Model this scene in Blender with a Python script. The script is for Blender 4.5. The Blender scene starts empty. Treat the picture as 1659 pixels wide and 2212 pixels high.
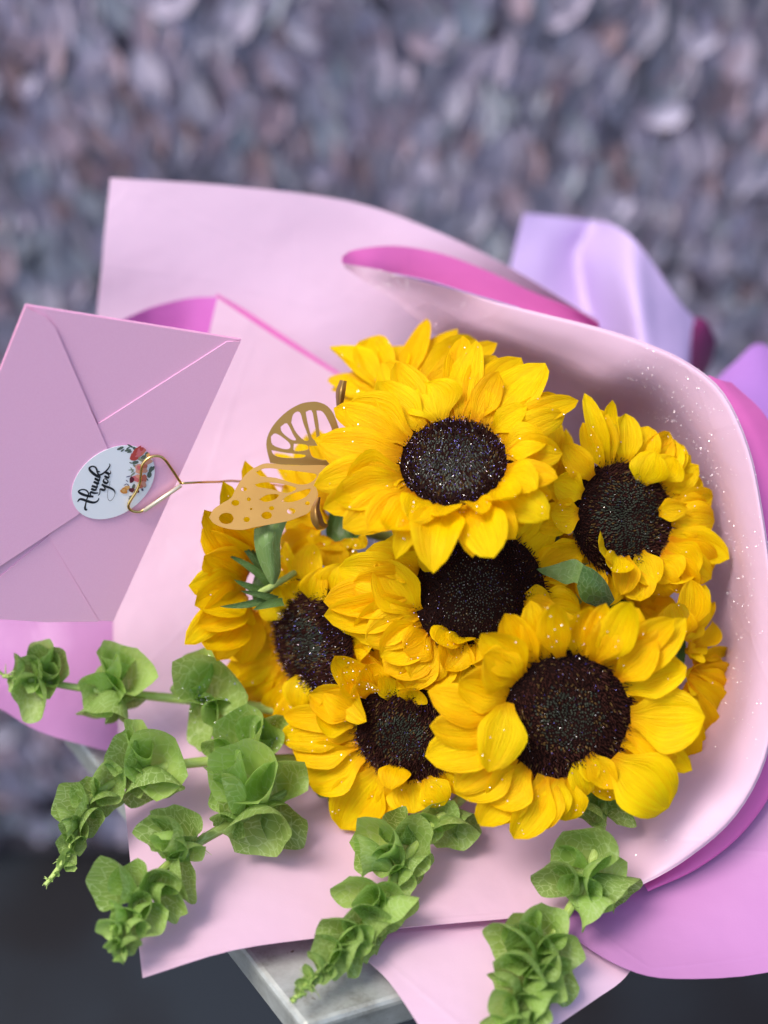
import bpy, bmesh, math, random
import numpy as np
from mathutils import Vector, Matrix
random.seed(11)
R_ = random.Random(5)
sc = bpy.context.scene
COL = sc.collection

# ------------------------------------------------------------------ camera, light
F = 2765.0            # focal length in the units of a 1659 x 2212 plate
CX, CY = 829.5, 1106.0
PITCH = math.radians(33)
CAM = np.array([0.0, 0.0, 1.70])
RT = np.array([1.0, 0, 0])
FW = np.array([0, math.cos(PITCH), -math.sin(PITCH)])
DN = np.array([0, -math.sin(PITCH), -math.cos(PITCH)])
def ray(x, y):
    return RT*((x-CX)/F) + DN*((y-CY)/F) + FW
def P(x, y, d):
    return CAM + ray(x, y)*d
def V(x, y, z):       # direction: right, image-down, towards the viewer
    v = RT*x + DN*y - FW*z
    return v/np.linalg.norm(v)
def nz(v):
    return v/max(1e-12, np.linalg.norm(v))

cam = bpy.data.cameras.new('camera'); camo = bpy.data.objects.new('camera', cam); COL.objects.link(camo)
camo.location = CAM; camo.rotation_euler = (math.pi/2-PITCH, 0, 0)
cam.sensor_width = 36; cam.lens = F*36/2212; cam.clip_start = 0.02; cam.clip_end = 60
cam.dof.use_dof = True; cam.dof.focus_distance = 0.735; cam.dof.aperture_fstop = 2.3
sc.camera = camo
sc.render.resolution_x = 768; sc.render.resolution_y = 1024

SUN_EL, SUN_AZ = math.radians(60), math.radians(-122)     # azimuth measured from +Y towards +X
w = bpy.data.worlds.new('World'); sc.world = w; w.use_nodes = True
nt = w.node_tree; bg = nt.nodes['Background']
sky = nt.nodes.new('ShaderNodeTexSky'); sky.sky_type = 'NISHITA'; sky.sun_disc = False
sky.sun_elevation = SUN_EL; sky.sun_rotation = SUN_AZ; sky.air_density = 0.8; sky.dust_density = 2.5; sky.ozone_density = 0.6
nt.links.new(sky.outputs[0], bg.inputs[0]); bg.inputs[1].default_value = 0.15
sl = bpy.data.lights.new('sun', 'SUN'); sl.energy = 1.4; sl.angle = math.radians(22); sl.color = (1, 0.94, 0.87)
so = bpy.data.objects.new('sun', sl); COL.objects.link(so)
sdir = Vector((math.sin(SUN_AZ)*math.cos(SUN_EL), math.cos(SUN_AZ)*math.cos(SUN_EL), math.sin(SUN_EL)))
so.rotation_euler = sdir.to_track_quat('Z', 'Y').to_euler(); so.location = (-2, -2, 4)
sc.view_settings.view_transform = 'Standard'; sc.view_settings.look = 'None'
sc.view_settings.exposure = 0.88; sc.view_settings.gamma = 1
sc.cycles.use_denoising = True

# ------------------------------------------------------------------ materials
def lin(r, g, b):
    f = lambda c: (c/255/12.92) if c <= 10 else ((c/255+0.055)/1.055)**2.4
    return (f(r), f(g), f(b), 1)
class M:
    def __init__(s, name):
        s.m = bpy.data.materials.new(name); s.m.use_nodes = True
        s.t = s.m.node_tree; s.b = s.t.nodes['Principled BSDF']; s.out = s.t.nodes['Material Output']
    def n(s, typ, **kw):
        nd = s.t.nodes.new(typ)
        for k, v in kw.items():
            if k in nd.inputs: nd.inputs[k].default_value = v
            else: setattr(nd, k, v)
        return nd
    def l(s, a, b): s.t.links.new(a, b)
    def uv(s, sx=1, sy=1):
        tc = s.n('ShaderNodeTexCoord'); mp = s.n('ShaderNodeMapping'); mp.inputs['Scale'].default_value = (sx, sy, 1)
        s.l(tc.outputs['UV'], mp.inputs[0]); return mp.outputs[0]
    def obj(s, k=1):
        tc = s.n('ShaderNodeTexCoord'); mp = s.n('ShaderNodeMapping')
        mp.inputs['Scale'].default_value = k if isinstance(k, tuple) else (k, k, k)
        s.l(tc.outputs['Object'], mp.inputs[0]); return mp.outputs[0]
    def ramp(s, fac, stops):
        r = s.n('ShaderNodeValToRGB'); e = r.color_ramp.elements
        while len(e) < len(stops): e.new(0.5)
        for el, (p, c) in zip(e, stops): el.position = p; el.color = c
        s.l(fac, r.inputs[0]); return r.outputs[0]
    def mix(s, fac, a, b, mode='MIX'):
        m = s.n('ShaderNodeMix', data_type='RGBA', blend_type=mode)
        for sock, v in ((m.inputs[0], fac), (m.inputs[6], a), (m.inputs[7], b)):
            if hasattr(v, 'links'): s.l(v, sock)
            else: sock.default_value = v
        return m.outputs[2]
    def noise(s, vec, scale, detail=3, rough=0.5):
        n = s.n('ShaderNodeTexNoise'); n.inputs['Scale'].default_value = scale
        n.inputs['Detail'].default_value = detail; n.inputs['Roughness'].default_value = rough
        s.l(vec, n.inputs['Vector']); return n.outputs['Fac']
    def bump(s, h, strength, dist):
        b = s.n('ShaderNodeBump'); b.inputs['Strength'].default_value = strength; b.inputs['Distance'].default_value = dist
        s.l(h, b.inputs['Height']); s.l(b.outputs[0], s.b.inputs['Normal']); return b.outputs[0]
    def base(s, c):
        if hasattr(c, 'links'): s.l(c, s.b.inputs['Base Color'])
        else: s.b.inputs['Base Color'].default_value = c
    def translucent(s, fac, col, nrm=None):
        t = s.n('ShaderNodeBsdfTranslucent')
        if hasattr(col, 'links'): s.l(col, t.inputs[0])
        else: t.inputs[0].default_value = col
        if nrm: s.l(nrm, t.inputs['Normal'])
        mx = s.n('ShaderNodeMixShader'); mx.inputs[0].default_value = fac
        s.l(s.b.outputs[0], mx.inputs[1]); s.l(t.outputs[0], mx.inputs[2]); s.l(mx.outputs[0], s.out.inputs[0])
    def set(s, **kw):
        for k, v in kw.items(): s.b.inputs[k.replace('_', ' ')].default_value = v
        return s

def petal_mat():
    m = M('sunflower_petal'); uv = m.uv(16, 1.3)
    st = m.noise(uv, 1.6, 4, 0.6)
    tc = m.n('ShaderNodeTexCoord'); sx = m.n('ShaderNodeSeparateXYZ'); m.l(tc.outputs['UV'], sx.inputs[0])
    c = m.ramp(st, [(0.3, (0.92, 0.55, 0.0, 1)), (0.55, (0.96, 0.66, 0.0, 1)), (0.75, (0.98, 0.76, 0.003, 1))])
    basec = m.ramp(sx.outputs['Y'], [(0.0, (0.80, 0.52, 0.2, 1)), (0.22, (1, 1, 1, 1)), (1, (1, 1, 1, 1))])
    c = m.mix(1.0, c, basec, 'MULTIPLY')
    ol = m.noise(m.obj(210), 1.0, 4, 0.7); sp_ = m.ramp(ol, [(0.70, (0, 0, 0, 1)), (0.80, (0.6, 0.6, 0.6, 1))])
    c = m.mix(sp_, c, (0.62, 0.27, 0.01, 1))
    big = m.noise(m.obj(70), 1.0, 2); c = m.mix(m.ramp(big, [(0.45, (0, 0, 0, 1)), (0.75, (0.55, 0.55, 0.55, 1))]), c, (0.93, 0.50, 0.0, 1))
    oi = m.n('ShaderNodeObjectInfo')
    hs = m.n('ShaderNodeHueSaturation'); hs.inputs['Saturation'].default_value = 1.0
    mr = m.n('ShaderNodeMapRange'); m.l(oi.outputs['Random'], mr.inputs[0]); mr.inputs[3].default_value = 0.488; mr.inputs[4].default_value = 0.508
    m.l(mr.outputs[0], hs.inputs['Hue']); m.l(c, hs.inputs['Color']); c = hs.outputs[0]
    m.base(c); m.set(Roughness=0.5)
    m.b.inputs['Specular IOR Level'].default_value = 0.14
    nb = m.bump(st, 0.8, 0.0014)
    m.translucent(0.40, c, nb)
    return m.m
def green_mat(name, a, b, vein, vs=9.0, tr=0.3, vw=0.045):
    m = M(name); uv = m.uv(vs, vs*0.75)
    vo = m.n('ShaderNodeTexVoronoi', feature='DISTANCE_TO_EDGE'); vo.inputs['Scale'].default_value = 1.0
    # bend the cell walls a little so that the net of veins is not straight
    nz_ = m.n('ShaderNodeTexNoise'); nz_.inputs['Scale'].default_value = 2.2; m.l(uv, nz_.inputs['Vector'])
    mv = m.mix(0.22, uv, nz_.outputs['Color'], 'ADD'); m.l(mv, vo.inputs['Vector'])
    f = m.ramp(vo.outputs['Distance'], [(0.0, (1, 1, 1, 1)), (vw, (0.35, 0.35, 0.35, 1)), (vw*2.4, (0, 0, 0, 1))])
    no = m.noise(m.obj(60), 1.0, 3)
    c = m.mix(m.ramp(no, [(0.3, (0, 0, 0, 1)), (0.7, (1, 1, 1, 1))]), a, b)
    oi = m.n('ShaderNodeObjectInfo')
    hs = m.n('ShaderNodeHueSaturation'); mr = m.n('ShaderNodeMapRange'); m.l(oi.outputs['Random'], mr.inputs[0])
    mr.inputs[3].default_value = 0.75; mr.inputs[4].default_value = 1.2
    m.l(mr.outputs[0], hs.inputs['Value']); m.l(c, hs.inputs['Color'])
    c = m.mix(f, hs.outputs[0], vein)
    m.base(c); m.set(Roughness=0.4); m.b.inputs['Specular IOR Level'].default_value = 0.3
    nb = m.bump(vo.outputs['Distance'], 0.35, 0.0015)
    m.translucent(tr, c, nb)
    return m.m
def paper_mat(name, col, tr=0.18, trc=None, rough=0.42):
    m = M(name)
    no = m.noise(m.obj(9), 1.0, 4); fi = m.noise(m.obj(900), 1.0, 2)
    c = m.mix(m.ramp(no, [(0.3, (0, 0, 0, 1)), (0.7, (1, 1, 1, 1))]), tuple(x*0.95 for x in col[:3])+(1,), col)
    m.base(c); m.set(Roughness=rough)
    m.b.inputs['Specular IOR Level'].default_value = 0.35
    b1 = m.n('ShaderNodeBump'); b1.inputs['Strength'].default_value = 0.25; b1.inputs['Distance'].default_value = 0.02; m.l(no, b1.inputs['Height'])
    wv = m.n('ShaderNodeTexVoronoi', feature='DISTANCE_TO_EDGE'); m.l(m.obj((7, 11, 9)), wv.inputs['Vector']); wv.inputs['Scale'].default_value = 1.0
    cz = m.ramp(wv.outputs['Distance'], [(0.0, (1, 1, 1, 1)), (0.02, (0, 0, 0, 1))])
    b3 = m.n('ShaderNodeBump'); b3.inputs['Strength'].default_value = 0.10; b3.inputs['Distance'].default_value = 0.0012; m.l(cz, b3.inputs['Height']); m.l(b1.outputs[0], b3.inputs['Normal'])
    b1 = b3
    b2 = m.n('ShaderNodeBump'); b2.inputs['Strength'].default_value = 0.12; b2.inputs['Distance'].default_value = 0.0004
    m.l(fi, b2.inputs['Height']); m.l(b1.outputs[0], b2.inputs['Normal']); m.l(b2.outputs[0], m.b.inputs['Normal'])
    m.translucent(tr, trc or col)
    return m.m
def plain(name, col, rough=0.5, metal=0.0, spec=0.5):
    m = M(name); m.base(col); m.set(Roughness=rough, Metallic=metal); m.b.inputs['Specular IOR Level'].default_value = spec
    return m
PETAL = petal_mat()
BELL = green_mat('bell_calyx', (0.28, 0.45, 0.085, 1), (0.40, 0.57, 0.15, 1), (0.48, 0.64, 0.25, 1), 10, 0.45, 0.03)
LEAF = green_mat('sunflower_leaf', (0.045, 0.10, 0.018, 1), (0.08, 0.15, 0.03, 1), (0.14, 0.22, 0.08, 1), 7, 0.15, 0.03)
LEAFP = green_mat('pale_sunflower_leaf', (0.13, 0.22, 0.06, 1), (0.18, 0.28, 0.09, 1), (0.25, 0.35, 0.15, 1), 6, 0.2, 0.02)
STEM = green_mat('green_stem', (0.36, 0.48, 0.10, 1), (0.44, 0.57, 0.16, 1), (0.48, 0.60, 0.22, 1), 3, 0.08)
PALE = paper_mat('pale_pink_paper', (0.78, 0.545, 0.68, 1), 0.22)
PALEL = paper_mat('pale_lilac_pink_paper', (0.82, 0.59, 0.75, 1), 0.25)
PINK = paper_mat('bright_pink_paper', (0.54, 0.245, 0.50, 1), 0.15)
MAGENTA = paper_mat('magenta_paper', (0.78, 0.17, 0.50, 1), 0.15)
LILAC = paper_mat('lilac_paper', (0.66, 0.50, 0.82, 1), 0.18)
VIOLET = paper_mat('violet_paper', (0.47, 0.22, 0.62, 1), 0.12)
def pearl():
    m = M('pearl_pink_paper'); fi = m.noise(m.obj(1400), 1.0, 2)
    c = m.mix(fi, lin(246, 182, 214), lin(253, 198, 226)); m.base(c); m.set(Roughness=0.42, Metallic=0.08)
    m.bump(fi, 0.18, 0.0003); return m.m
PEARL = pearl()
DISC_B = plain('disc_brown', (0.014, 0.005, 0.004, 1), 0.7, 0, 0.05).m
DISC_D = plain('floret_brown', (0.046, 0.016, 0.012, 1), 0.75, 0, 0.05).m
DISC_O = plain('floret_olive', (0.13, 0.075, 0.022, 1), 0.6, 0, 0.2).m
DISC_P = plain('floret_grey_green', (0.16, 0.175, 0.13, 1), 0.6, 0, 0.2).m
DISC_G = plain('floret_blue_green', (0.052, 0.064, 0.046, 1), 0.6, 0, 0.15).m
GLIT_W = plain('white_glitter', (0.95, 0.93, 0.92, 1), 0.3, 0.5, 0.9).m
GLIT_B = plain('blue_glitter', (0.16, 0.13, 0.85, 1), 0.25, 0.2, 0.9).m
GLIT_P = plain('pink_glitter', (0.95, 0.70, 0.88, 1), 0.25, 0.2, 0.9).m
def gold_mat():
    m = M('gold_card'); no = m.noise(m.obj(40), 1.0, 3)
    m.base(m.mix(no, (0.30, 0.16, 0.035, 1), (0.42, 0.25, 0.07, 1))); m.set(Roughness=0.38, Metallic=0.65); return m.m
GOLD = gold_mat()
WIRE = plain('gold_wire', (0.80, 0.56, 0.20, 1), 0.2, 1.0).m
def steel():
    m = M('brushed_steel'); a = m.noise(m.obj((22, 30, 22)), 1.0, 6, 0.72)
    st = m.noise(m.obj((30, 600, 30)), 1.0, 2)
    sp = m.noise(m.obj(130), 1.0, 2)
    c = m.ramp(a, [(0.30, (0.22, 0.22, 0.19, 1)), (0.45, (0.38, 0.40, 0.37, 1)), (0.62, (0.50, 0.53, 0.50, 1)), (0.75, (0.58, 0.60, 0.57, 1))])
    c = m.mix(m.ramp(sp, [(0.70, (0, 0, 0, 1)), (0.76, (1, 1, 1, 1))]), c, (0.16, 0.13, 0.10, 1))
    m.base(c); m.set(Metallic=0.45, Roughness=0.5); m.bump(st, 0.08, 0.0005); return m.m
STEEL = steel()
DARKMETAL = plain('dark_painted_metal', (0.012, 0.013, 0.017, 1), 0.5).m
STICKER = plain('sticker_white', (0.86, 0.88, 0.90, 1), 0.35).m
INK = plain('black_ink', (0.008, 0.010, 0.016, 1), 0.5).m
PR = {k: plain('print_'+k, c, 0.5).m for k, c in dict(
    red=(0.48, 0.06, 0.05, 1), rust=(0.60, 0.16, 0.11, 1), peach=(0.72, 0.34, 0.25, 1), rose=(0.62, 0.15, 0.17, 1), maroon=(0.11, 0.012, 0.03, 1),
    orange=(0.62, 0.25, 0.05, 1), amber=(0.70, 0.38, 0.12, 1), leaf=(0.10, 0.13, 0.10, 1), sage=(0.25, 0.28, 0.20, 1), navy=(0.09, 0.08, 0.16, 1)).items()}

# ------------------------------------------------------------------ mesh helpers
def empty(name, loc, label=None, cat=None, group=None):
    o = bpy.data.objects.new(name, None); COL.objects.link(o); o.location = tuple(loc); o.empty_display_size = 0.02
    tag(o, label, cat, group); return o
def tag(o, label=None, cat=None, group=None, kind=None):
    if label: o['label'] = label
    if cat: o['category'] = cat
    if group: o['group'] = group
    if kind: o['kind'] = kind
    return o
class MB:
    def __init__(s): s.v = []; s.f = []; s.m = []; s.uv = []
    def vert(s, p, uv=(0, 0)): s.v.append(tuple(p)); s.uv.append(uv); return len(s.v)-1
    def face(s, idx, mi=0): s.f.append(tuple(idx)); s.m.append(mi)
    def grid(s, G, mi=0, uvs=None, closed=False):
        nr, nc = len(G), len(G[0]); b = len(s.v)
        for i in range(nr):
            for j in range(nc):
                s.vert(G[i][j], uvs[i][j] if uvs else (j/(nc if closed else max(1, nc-1)), i/max(1, nr-1)))
        for i in range(nr-1):
            for j in range(nc if closed else nc-1):
                k = (j+1) % nc
                s.face((b+i*nc+j, b+i*nc+k, b+(i+1)*nc+k, b+(i+1)*nc+j), mi)
        return b
    def tube(s, pts, rad, n=8, mi=0, cap=True):
        pts = [np.array(p) for p in pts]; G = []; up = np.array([0.13, 0.21, 0.97])
        L = 0
        uvs = []
        for i, p in enumerate(pts):
            t = nz(pts[min(i+1, len(pts)-1)]-pts[max(i-1, 0)])
            a = nz(np.cross(t, up)); b_ = np.cross(t, a)
            r = rad[i] if hasattr(rad, '__len__') else rad
            G.append([p + (a*math.cos(k*2*math.pi/n)+b_*math.sin(k*2*math.pi/n))*r for k in range(n)])
            if i: L += np.linalg.norm(p-pts[i-1])
            uvs.append([(k/n*2, L*40) for k in range(n)])
        b0 = s.grid(G, mi, uvs, True)
        if cap:
            s.face(tuple(b0+k for k in range(n))[::-1], mi); e = b0+(len(pts)-1)*n
            s.face(tuple(e+k for k in range(n)), mi)
    def build(s, name, mats, parent=None, loc=None, smooth=True):
        if loc is None: loc = np.array(parent.location) if parent else np.zeros(3)
        loc = np.array(loc)
        me = bpy.data.meshes.new(name)
        me.from_pydata([tuple(np.array(p)-loc) for p in s.v], [], s.f)
        if not isinstance(mats, (list, tuple)): mats = [mats]
        for m in mats: me.materials.append(m)
        me.polygons.foreach_set('material_index', s.m)
        ul = me.uv_layers.new(name='UVMap')
        flat = np.array([s.uv[l.vertex_index] for l in me.loops], dtype=np.float32).ravel() if len(me.loops) else []
        if len(flat): ul.data.foreach_set('uv', flat)
        me.polygons.foreach_set('use_smooth', [smooth]*len(me.polygons)); me.update()
        o = bpy.data.objects.new(name, me); COL.objects.link(o)
        if parent: o.parent = parent; o.location = tuple(loc-np.array(parent.location))
        else: o.location = tuple(loc)
        return o
def cr(pts, n, breaks=()):
    """Catmull-Rom through pts, n samples per span, sharp at the listed indices."""
    pts = [np.array(p, float) for p in pts]; out = []; bs = sorted(set([0, len(pts)-1]+list(breaks)))
    for s0, s1 in zip(bs[:-1], bs[1:]):
        seg = pts[s0:s1+1]
        e = [2*seg[0]-seg[1]]+seg+[2*seg[-1]-seg[-2]]
        for i in range(1, len(e)-2):
            p0, p1, p2, p3 = e[i-1:i+3]
            for k in range(n):
                t = k/n
                out.append(0.5*((2*p1)+(p2-p0)*t+(2*p0-5*p1+4*p2-p3)*t*t+(3*p1-p0-3*p2+p3)*t**3))
    out.append(pts[-1]); return out
def fine(rows, nu, nv, breaks=(), vbreaks=()):
    R1 = [cr(r, nu, breaks) for r in rows]
    cols = [cr([R1[i][j] for i in range(len(R1))], nv, vbreaks) for j in range(len(R1[0]))]
    return [[cols[j][i] for j in range(len(cols))] for i in range(len(cols[0]))]
def sheet(name, rows, front, back, parent, label=None, nu=6, nv=6, breaks=(), vbreaks=(), th=0.00035, px=True):
    G = fine(rows, nu, nv, breaks, vbreaks)
    W = [[P(*p) for p in r] for r in G] if px else G
    nr, nc = len(W), len(W[0]); A = np.array(W)
    # smooth normals on the grid, pointing at the camera side
    du = np.gradient(A, axis=1); dv = np.gradient(A, axis=0); N = np.cross(du, dv)
    N /= np.maximum(1e-12, np.linalg.norm(N, axis=2, keepdims=True))
    if np.einsum('ijk,ijk->ij', N, CAM-A).mean() < 0: N = -N
    B = A-N*th
    mb = MB(); f0 = mb.grid(A, 0); b0 = mb.grid(B, 1)
    ring = [(0, j) for j in range(nc)]+[(i, nc-1) for i in range(1, nr)]+[(nr-1, j) for j in range(nc-2, -1, -1)]+[(i, 0) for i in range(nr-2, 0, -1)]
    for (a, b) in zip(ring, ring[1:]+ring[:1]):
        q = [mb.vert(A[a]), mb.vert(A[b]), mb.vert(B[b]), mb.vert(B[a])]
        mb.face(q, 0)
    o = mb.build(name, [front, back], parent)
    if label: o['label'] = label
    return o, A, N, G

# ------------------------------------------------------------------ setting: wall, floor, counter
TABLE_Z = 1.10
FLOOR_Z = -0.5
def on_z(x, y, z):
    r = ray(x, y); return CAM + r*((z-CAM[2])/r[2])
WALL_Y = 2.0
def backdrop():
    fl = MB(); fl.grid([[(-9, -9, FLOOR_Z), (9, -9, FLOOR_Z)], [(-9, WALL_Y+0.02, FLOOR_Z), (9, WALL_Y+0.02, FLOOR_Z)]])
    m = M('dark_floor'); no = m.ramp(m.noise(m.obj(2.2), 1.0, 3), [(0.38, (0, 0, 0, 1)), (0.62, (1, 1, 1, 1))])
    m.base(m.mix(no, (0.002, 0.002, 0.004, 1), (0.009, 0.015, 0.023, 1))); m.set(Roughness=0.55)
    tag(fl.build('floor', m.m), kind='structure')
    wa = MB()
    for z0, z1 in ((FLOOR_Z, 3.2),):
        wa.grid([[(-6, WALL_Y, z0), (6, WALL_Y, z0)], [(-6, WALL_Y, z1), (6, WALL_Y, z1)]])
    m = M('dark_wall'); no = m.noise(m.obj(8), 1.0, 4)
    m.base(m.mix(no, (0.035, 0.03, 0.04, 1), (0.10, 0.08, 0.09, 1))); m.set(Roughness=0.8)
    wall = wa.build('wall', m.m); tag(wall, kind='structure')
    cols = [lin(184, 172, 190), lin(198, 188, 206), lin(172, 166, 182), lin(186, 162, 174), lin(160, 134, 140), lin(182, 184, 194), lin(158, 152, 166)]
    mats = []
    for i, c in enumerate(cols):
        mm = plain('wall_petal_%s' % ['mauve', 'pale', 'slate', 'rose', 'brown', 'mist', 'grey'][i], c, 0.7).m; mats.append(mm)
    pb = MB(); r = random.Random(3)
    x = -1.9
    for k in range(23000):
        cx, cz = r.uniform(-1.7, 1.7), r.uniform(FLOOR_Z+.05, 1.95)
        if r.random() > .12+.88*min(1, max(0, (cz+.48)/.6)): continue
        L = r.uniform(0.042, 0.092); W = L*r.uniform(0.45, 0.75)
        a = r.gauss(0.0, 0.42)+(math.pi if r.random() < 0.5 else 0); tilt = r.uniform(0.1, 0.7); lift = r.uniform(0.004, 0.05)
        ax = np.array([math.sin(a), -math.cos(a)*math.sin(tilt)*0.7, math.cos(a)]); ax = nz(ax)
        sd = nz(np.cross(ax, np.array([r.uniform(-.5, .5), -1, r.uniform(-.3, .3)])))
        nn = np.cross(sd, ax); nn = nn if nn[1] < 0 else -nn
        c0 = np.array([cx, WALL_Y-lift, cz])
        G = []
        for i, t in enumerate((-0.5, -0.2, 0.2, 0.5)):
            ww = (0.35, 0.95, 0.9, 0.25)[i]*W/2
            G.append([c0+ax*L*t+sd*u*ww+nn*(0.12*L*(u*u)-0.25*L*t*t) for u in (-1, 0, 1)])
        pb.grid(G, r.choices(range(7), (5, 4, 5, 3, 2, 3, 4))[0])
    o = pb.build('petal_cladding', mats, wall); o['kind'] = 'stuff'
backdrop()

def counter():
    C = on_z(655, 2222, TABLE_Z); A = on_z(180, 1617, TABLE_Z); B = on_z(1250, 2040, TABLE_Z)
    a = nz(A-C); b = nz(B-C)
    pts = [C, C+b*0.155, C+b*0.20+a*0.50, C+a*0.50]
    root = empty('metal_table', (C+b*0.09+a*0.28)*np.array([1, 1, 0])+np.array([0, 0, FLOOR_Z]), 'worn brushed metal table under the bouquet, one blunt corner pointing at the viewer', 'table')
    bm = bmesh.new(); vs = [bm.verts.new(p) for p in pts]; f = bm.faces.new(vs)
    if f.normal.z < 0: f.normal_flip()
    bm.normal_update()
    ex = bmesh.ops.extrude_face_region(bm, geom=[f])
    for v in [g for g in ex['geom'] if isinstance(g, bmesh.types.BMVert)]: v.co.z -= 0.024
    bmesh.ops.recalc_face_normals(bm, faces=bm.faces)
    bmesh.ops.bevel(bm, geom=list(bm.edges), offset=0.004, segments=3, affect='EDGES', profile=0.5)
    me = bpy.data.meshes.new('tabletop'); bm.to_mesh(me); bm.free(); me.materials.append(STEEL)
    me.transform(Matrix.Translation(-Vector(root.location)))
    o = bpy.data.objects.new('tabletop', me); COL.objects.link(o); o.parent = root
    for p in me.polygons: p.use_smooth = False
    c = C*np.array([1, 1, 0])+np.array([0, 0, FLOOR_Z])+b*0.13+a*0.10
    mb = MB(); mb.tube([c+np.array([0, 0, 0.0]), c+np.array([0, 0, 0.02])], [0.10, 0.095], 24); mb.build('foot', DARKMETAL, root, smooth=False)
    mb = MB(); mb.tube([c+np.array([0, 0, 0.02]), c+np.array([0, 0, TABLE_Z-0.024-FLOOR_Z])], 0.035, 20); mb.build('pedestal', DARKMETAL, root)
counter()

# ------------------------------------------------------------------ wrapping paper
wrap = empty('wrapping_paper', on_z(900, 1700, TABLE_Z), 'layers of pale and bright pink wrapping paper spread open around the sunflowers', 'wrapping paper')
# tall back sheet
sheet('paper_sheet', [
    [(238, 384, .945), (500, 402, .95), (760, 436, .952), (950, 503, .942), (1110, 583, .932), (1292, 694, .925)],
    [(221, 560, .95), (480, 560, .958), (735, 560, .96), (900, 620, .955), (1080, 690, .97), (1290, 780, .99)],
    [(214, 760, .97), (450, 760, .965), (700, 790, .96), (900, 820, .98), (1100, 870, 1.02), (1290, 900, 1.06)],
    [(300, 1050, .96), (500, 1050, .96), (700, 1050, .96), (900, 1050, 1.0), (1100, 1050, 1.06), (1290, 1050, 1.08)]],
    PALEL, PINK, wrap, 'tall pale lilac pink sheet standing behind the flowers', 7, 7)
# inner sheet that wraps round the right, the front and up the left
ST = [  # rim, inner, extra depth at mid
    ((740, 570, .865), (746, 578, .868), 0), ((815, 582, .855), (790, 610, .862), 0), ((900, 607, .845), (852, 652, .862), .004), ((1000, 632, .825), (965, 740, .875), .012), ((1090, 657, .805), (1040, 800, .93), .03),
    ((1290, 706, .78), (1120, 880, .98), .045), ((1400, 742, .768), (1190, 950, 1.0), .055), ((1490, 785, .76), (1260, 1010, 1.0), .055), ((1565, 850, .752), (1330, 1080, .98), .05),
    ((1618, 965, .745), (1400, 1160, .96), .045), ((1647, 1100, .74), (1440, 1240, .94), .04), ((1672, 1290, .735), (1460, 1320, .93), .04),
    ((1680, 1480, .73), (1460, 1400, .90), .035), ((1655, 1640, .728), (1430, 1470, .88), .03), ((1590, 1762, .728), (1380, 1530, .84), .02),
    ((1495, 1848, .73), (1320, 1580, .83), .014), ((1390, 1910, .731), (1260, 1600, .83), .01), ((1255, 1960, .722), (1180, 1610, .83), .008),
    ((1120, 1981, .72), (1080, 1610, .83), .006), ((1000, 1992, .717), (1000, 1600, .83), .004), ((870, 2004, .713), (930, 1590, .83), .004), ((700, 2024, .706), (850, 1560, .835), .004), ((500, 2053, .695), (760, 1520, .84), .004),
    ((308, 2112, .684), (690, 1480, .845), .004),
    ((290, 1950, .722), (650, 1450, .85), .004), ((268, 1720, .79), (620, 1400, .855), .004), ((256, 1590, .828), (600, 1350, .86), .004), ((244, 1350, .86), (600, 1250, .87), .004),
    ((270, 1150, .88), (620, 1150, .88), .003), ((350, 950, .892), (680, 1050, .89), .002), ((430, 790, .90), (740, 980, .90), .002), ((470, 643, .905), (780, 950, .905), 0),
    ((590, 724, .905), (800, 940, .905), 0), ((730, 812, .905), (820, 930, .905), 0)]
rowsB = []
for t, rl, g in ((0, .0, 0), (.05, -.0006, .0), (.28, 0, .06), (.52, 0, .20), (.78, 0, .62), (1, 0, 1)):
    row = []
    for k, (a, b, bu) in enumerate(ST):
        a = np.array(a, float); b = np.array(b, float); p = a+(b-a)*t
        roll = rl if 4 <= k <= 17 else 0
        if 7 <= k <= 14: g = {.28: .10, .52: .36, .78: .70}.get(t, g)
        if 3 <= k <= 16: kk = min(1, (k-2)/2, (17-k)/2); p[2] = (a[2]+(b[2]-a[2])*g)*kk+(p[2]+bu*4*t*(1-t))*(1-kk)+roll
        else: p[2] += bu*4*t*(1-t)+roll
        row.append(p)
    rowsB.append(row)
inner, IA, IN, IG = sheet('paper_sheet', rowsB, PALE, MAGENTA, wrap, 'wide pale pink inner sheet with a glittering rolled rim', 4, 5, (23, 31))
# magenta inside of the fold above the rim
sheet('paper_sheet', [
    [(741, 553, .872), (765, 540, .885), (850, 531, .895), (950, 547, .90), (1050, 584, .90), (1150, 631, .90), (1230, 664, .895), (1292, 697, .89)],
    [(739, 563, .871), (790, 566, .885), (860, 580, .90), (950, 605, .905), (1050, 632, .905), (1150, 668, .905), (1230, 690, .90), (1295, 712, .90)],
    [(742, 572, .872), (800, 590, .885), (860, 620, .905), (950, 650, .91), (1050, 690, .91), (1150, 720, .91), (1230, 740, .905), (1300, 750, .90)]],
    MAGENTA, PALE, wrap, 'deep pink fold of paper above the pale rim', 5, 4)
# thin lilac strip along the same fold
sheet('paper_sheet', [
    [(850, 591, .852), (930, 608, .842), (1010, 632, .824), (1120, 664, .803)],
    [(852, 592, .853), (930, 616, .848), (1010, 640, .83), (1122, 665, .806)]], LILAC, PINK, wrap, 'thin lilac paper edge along the deep pink fold', 4, 2)
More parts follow.
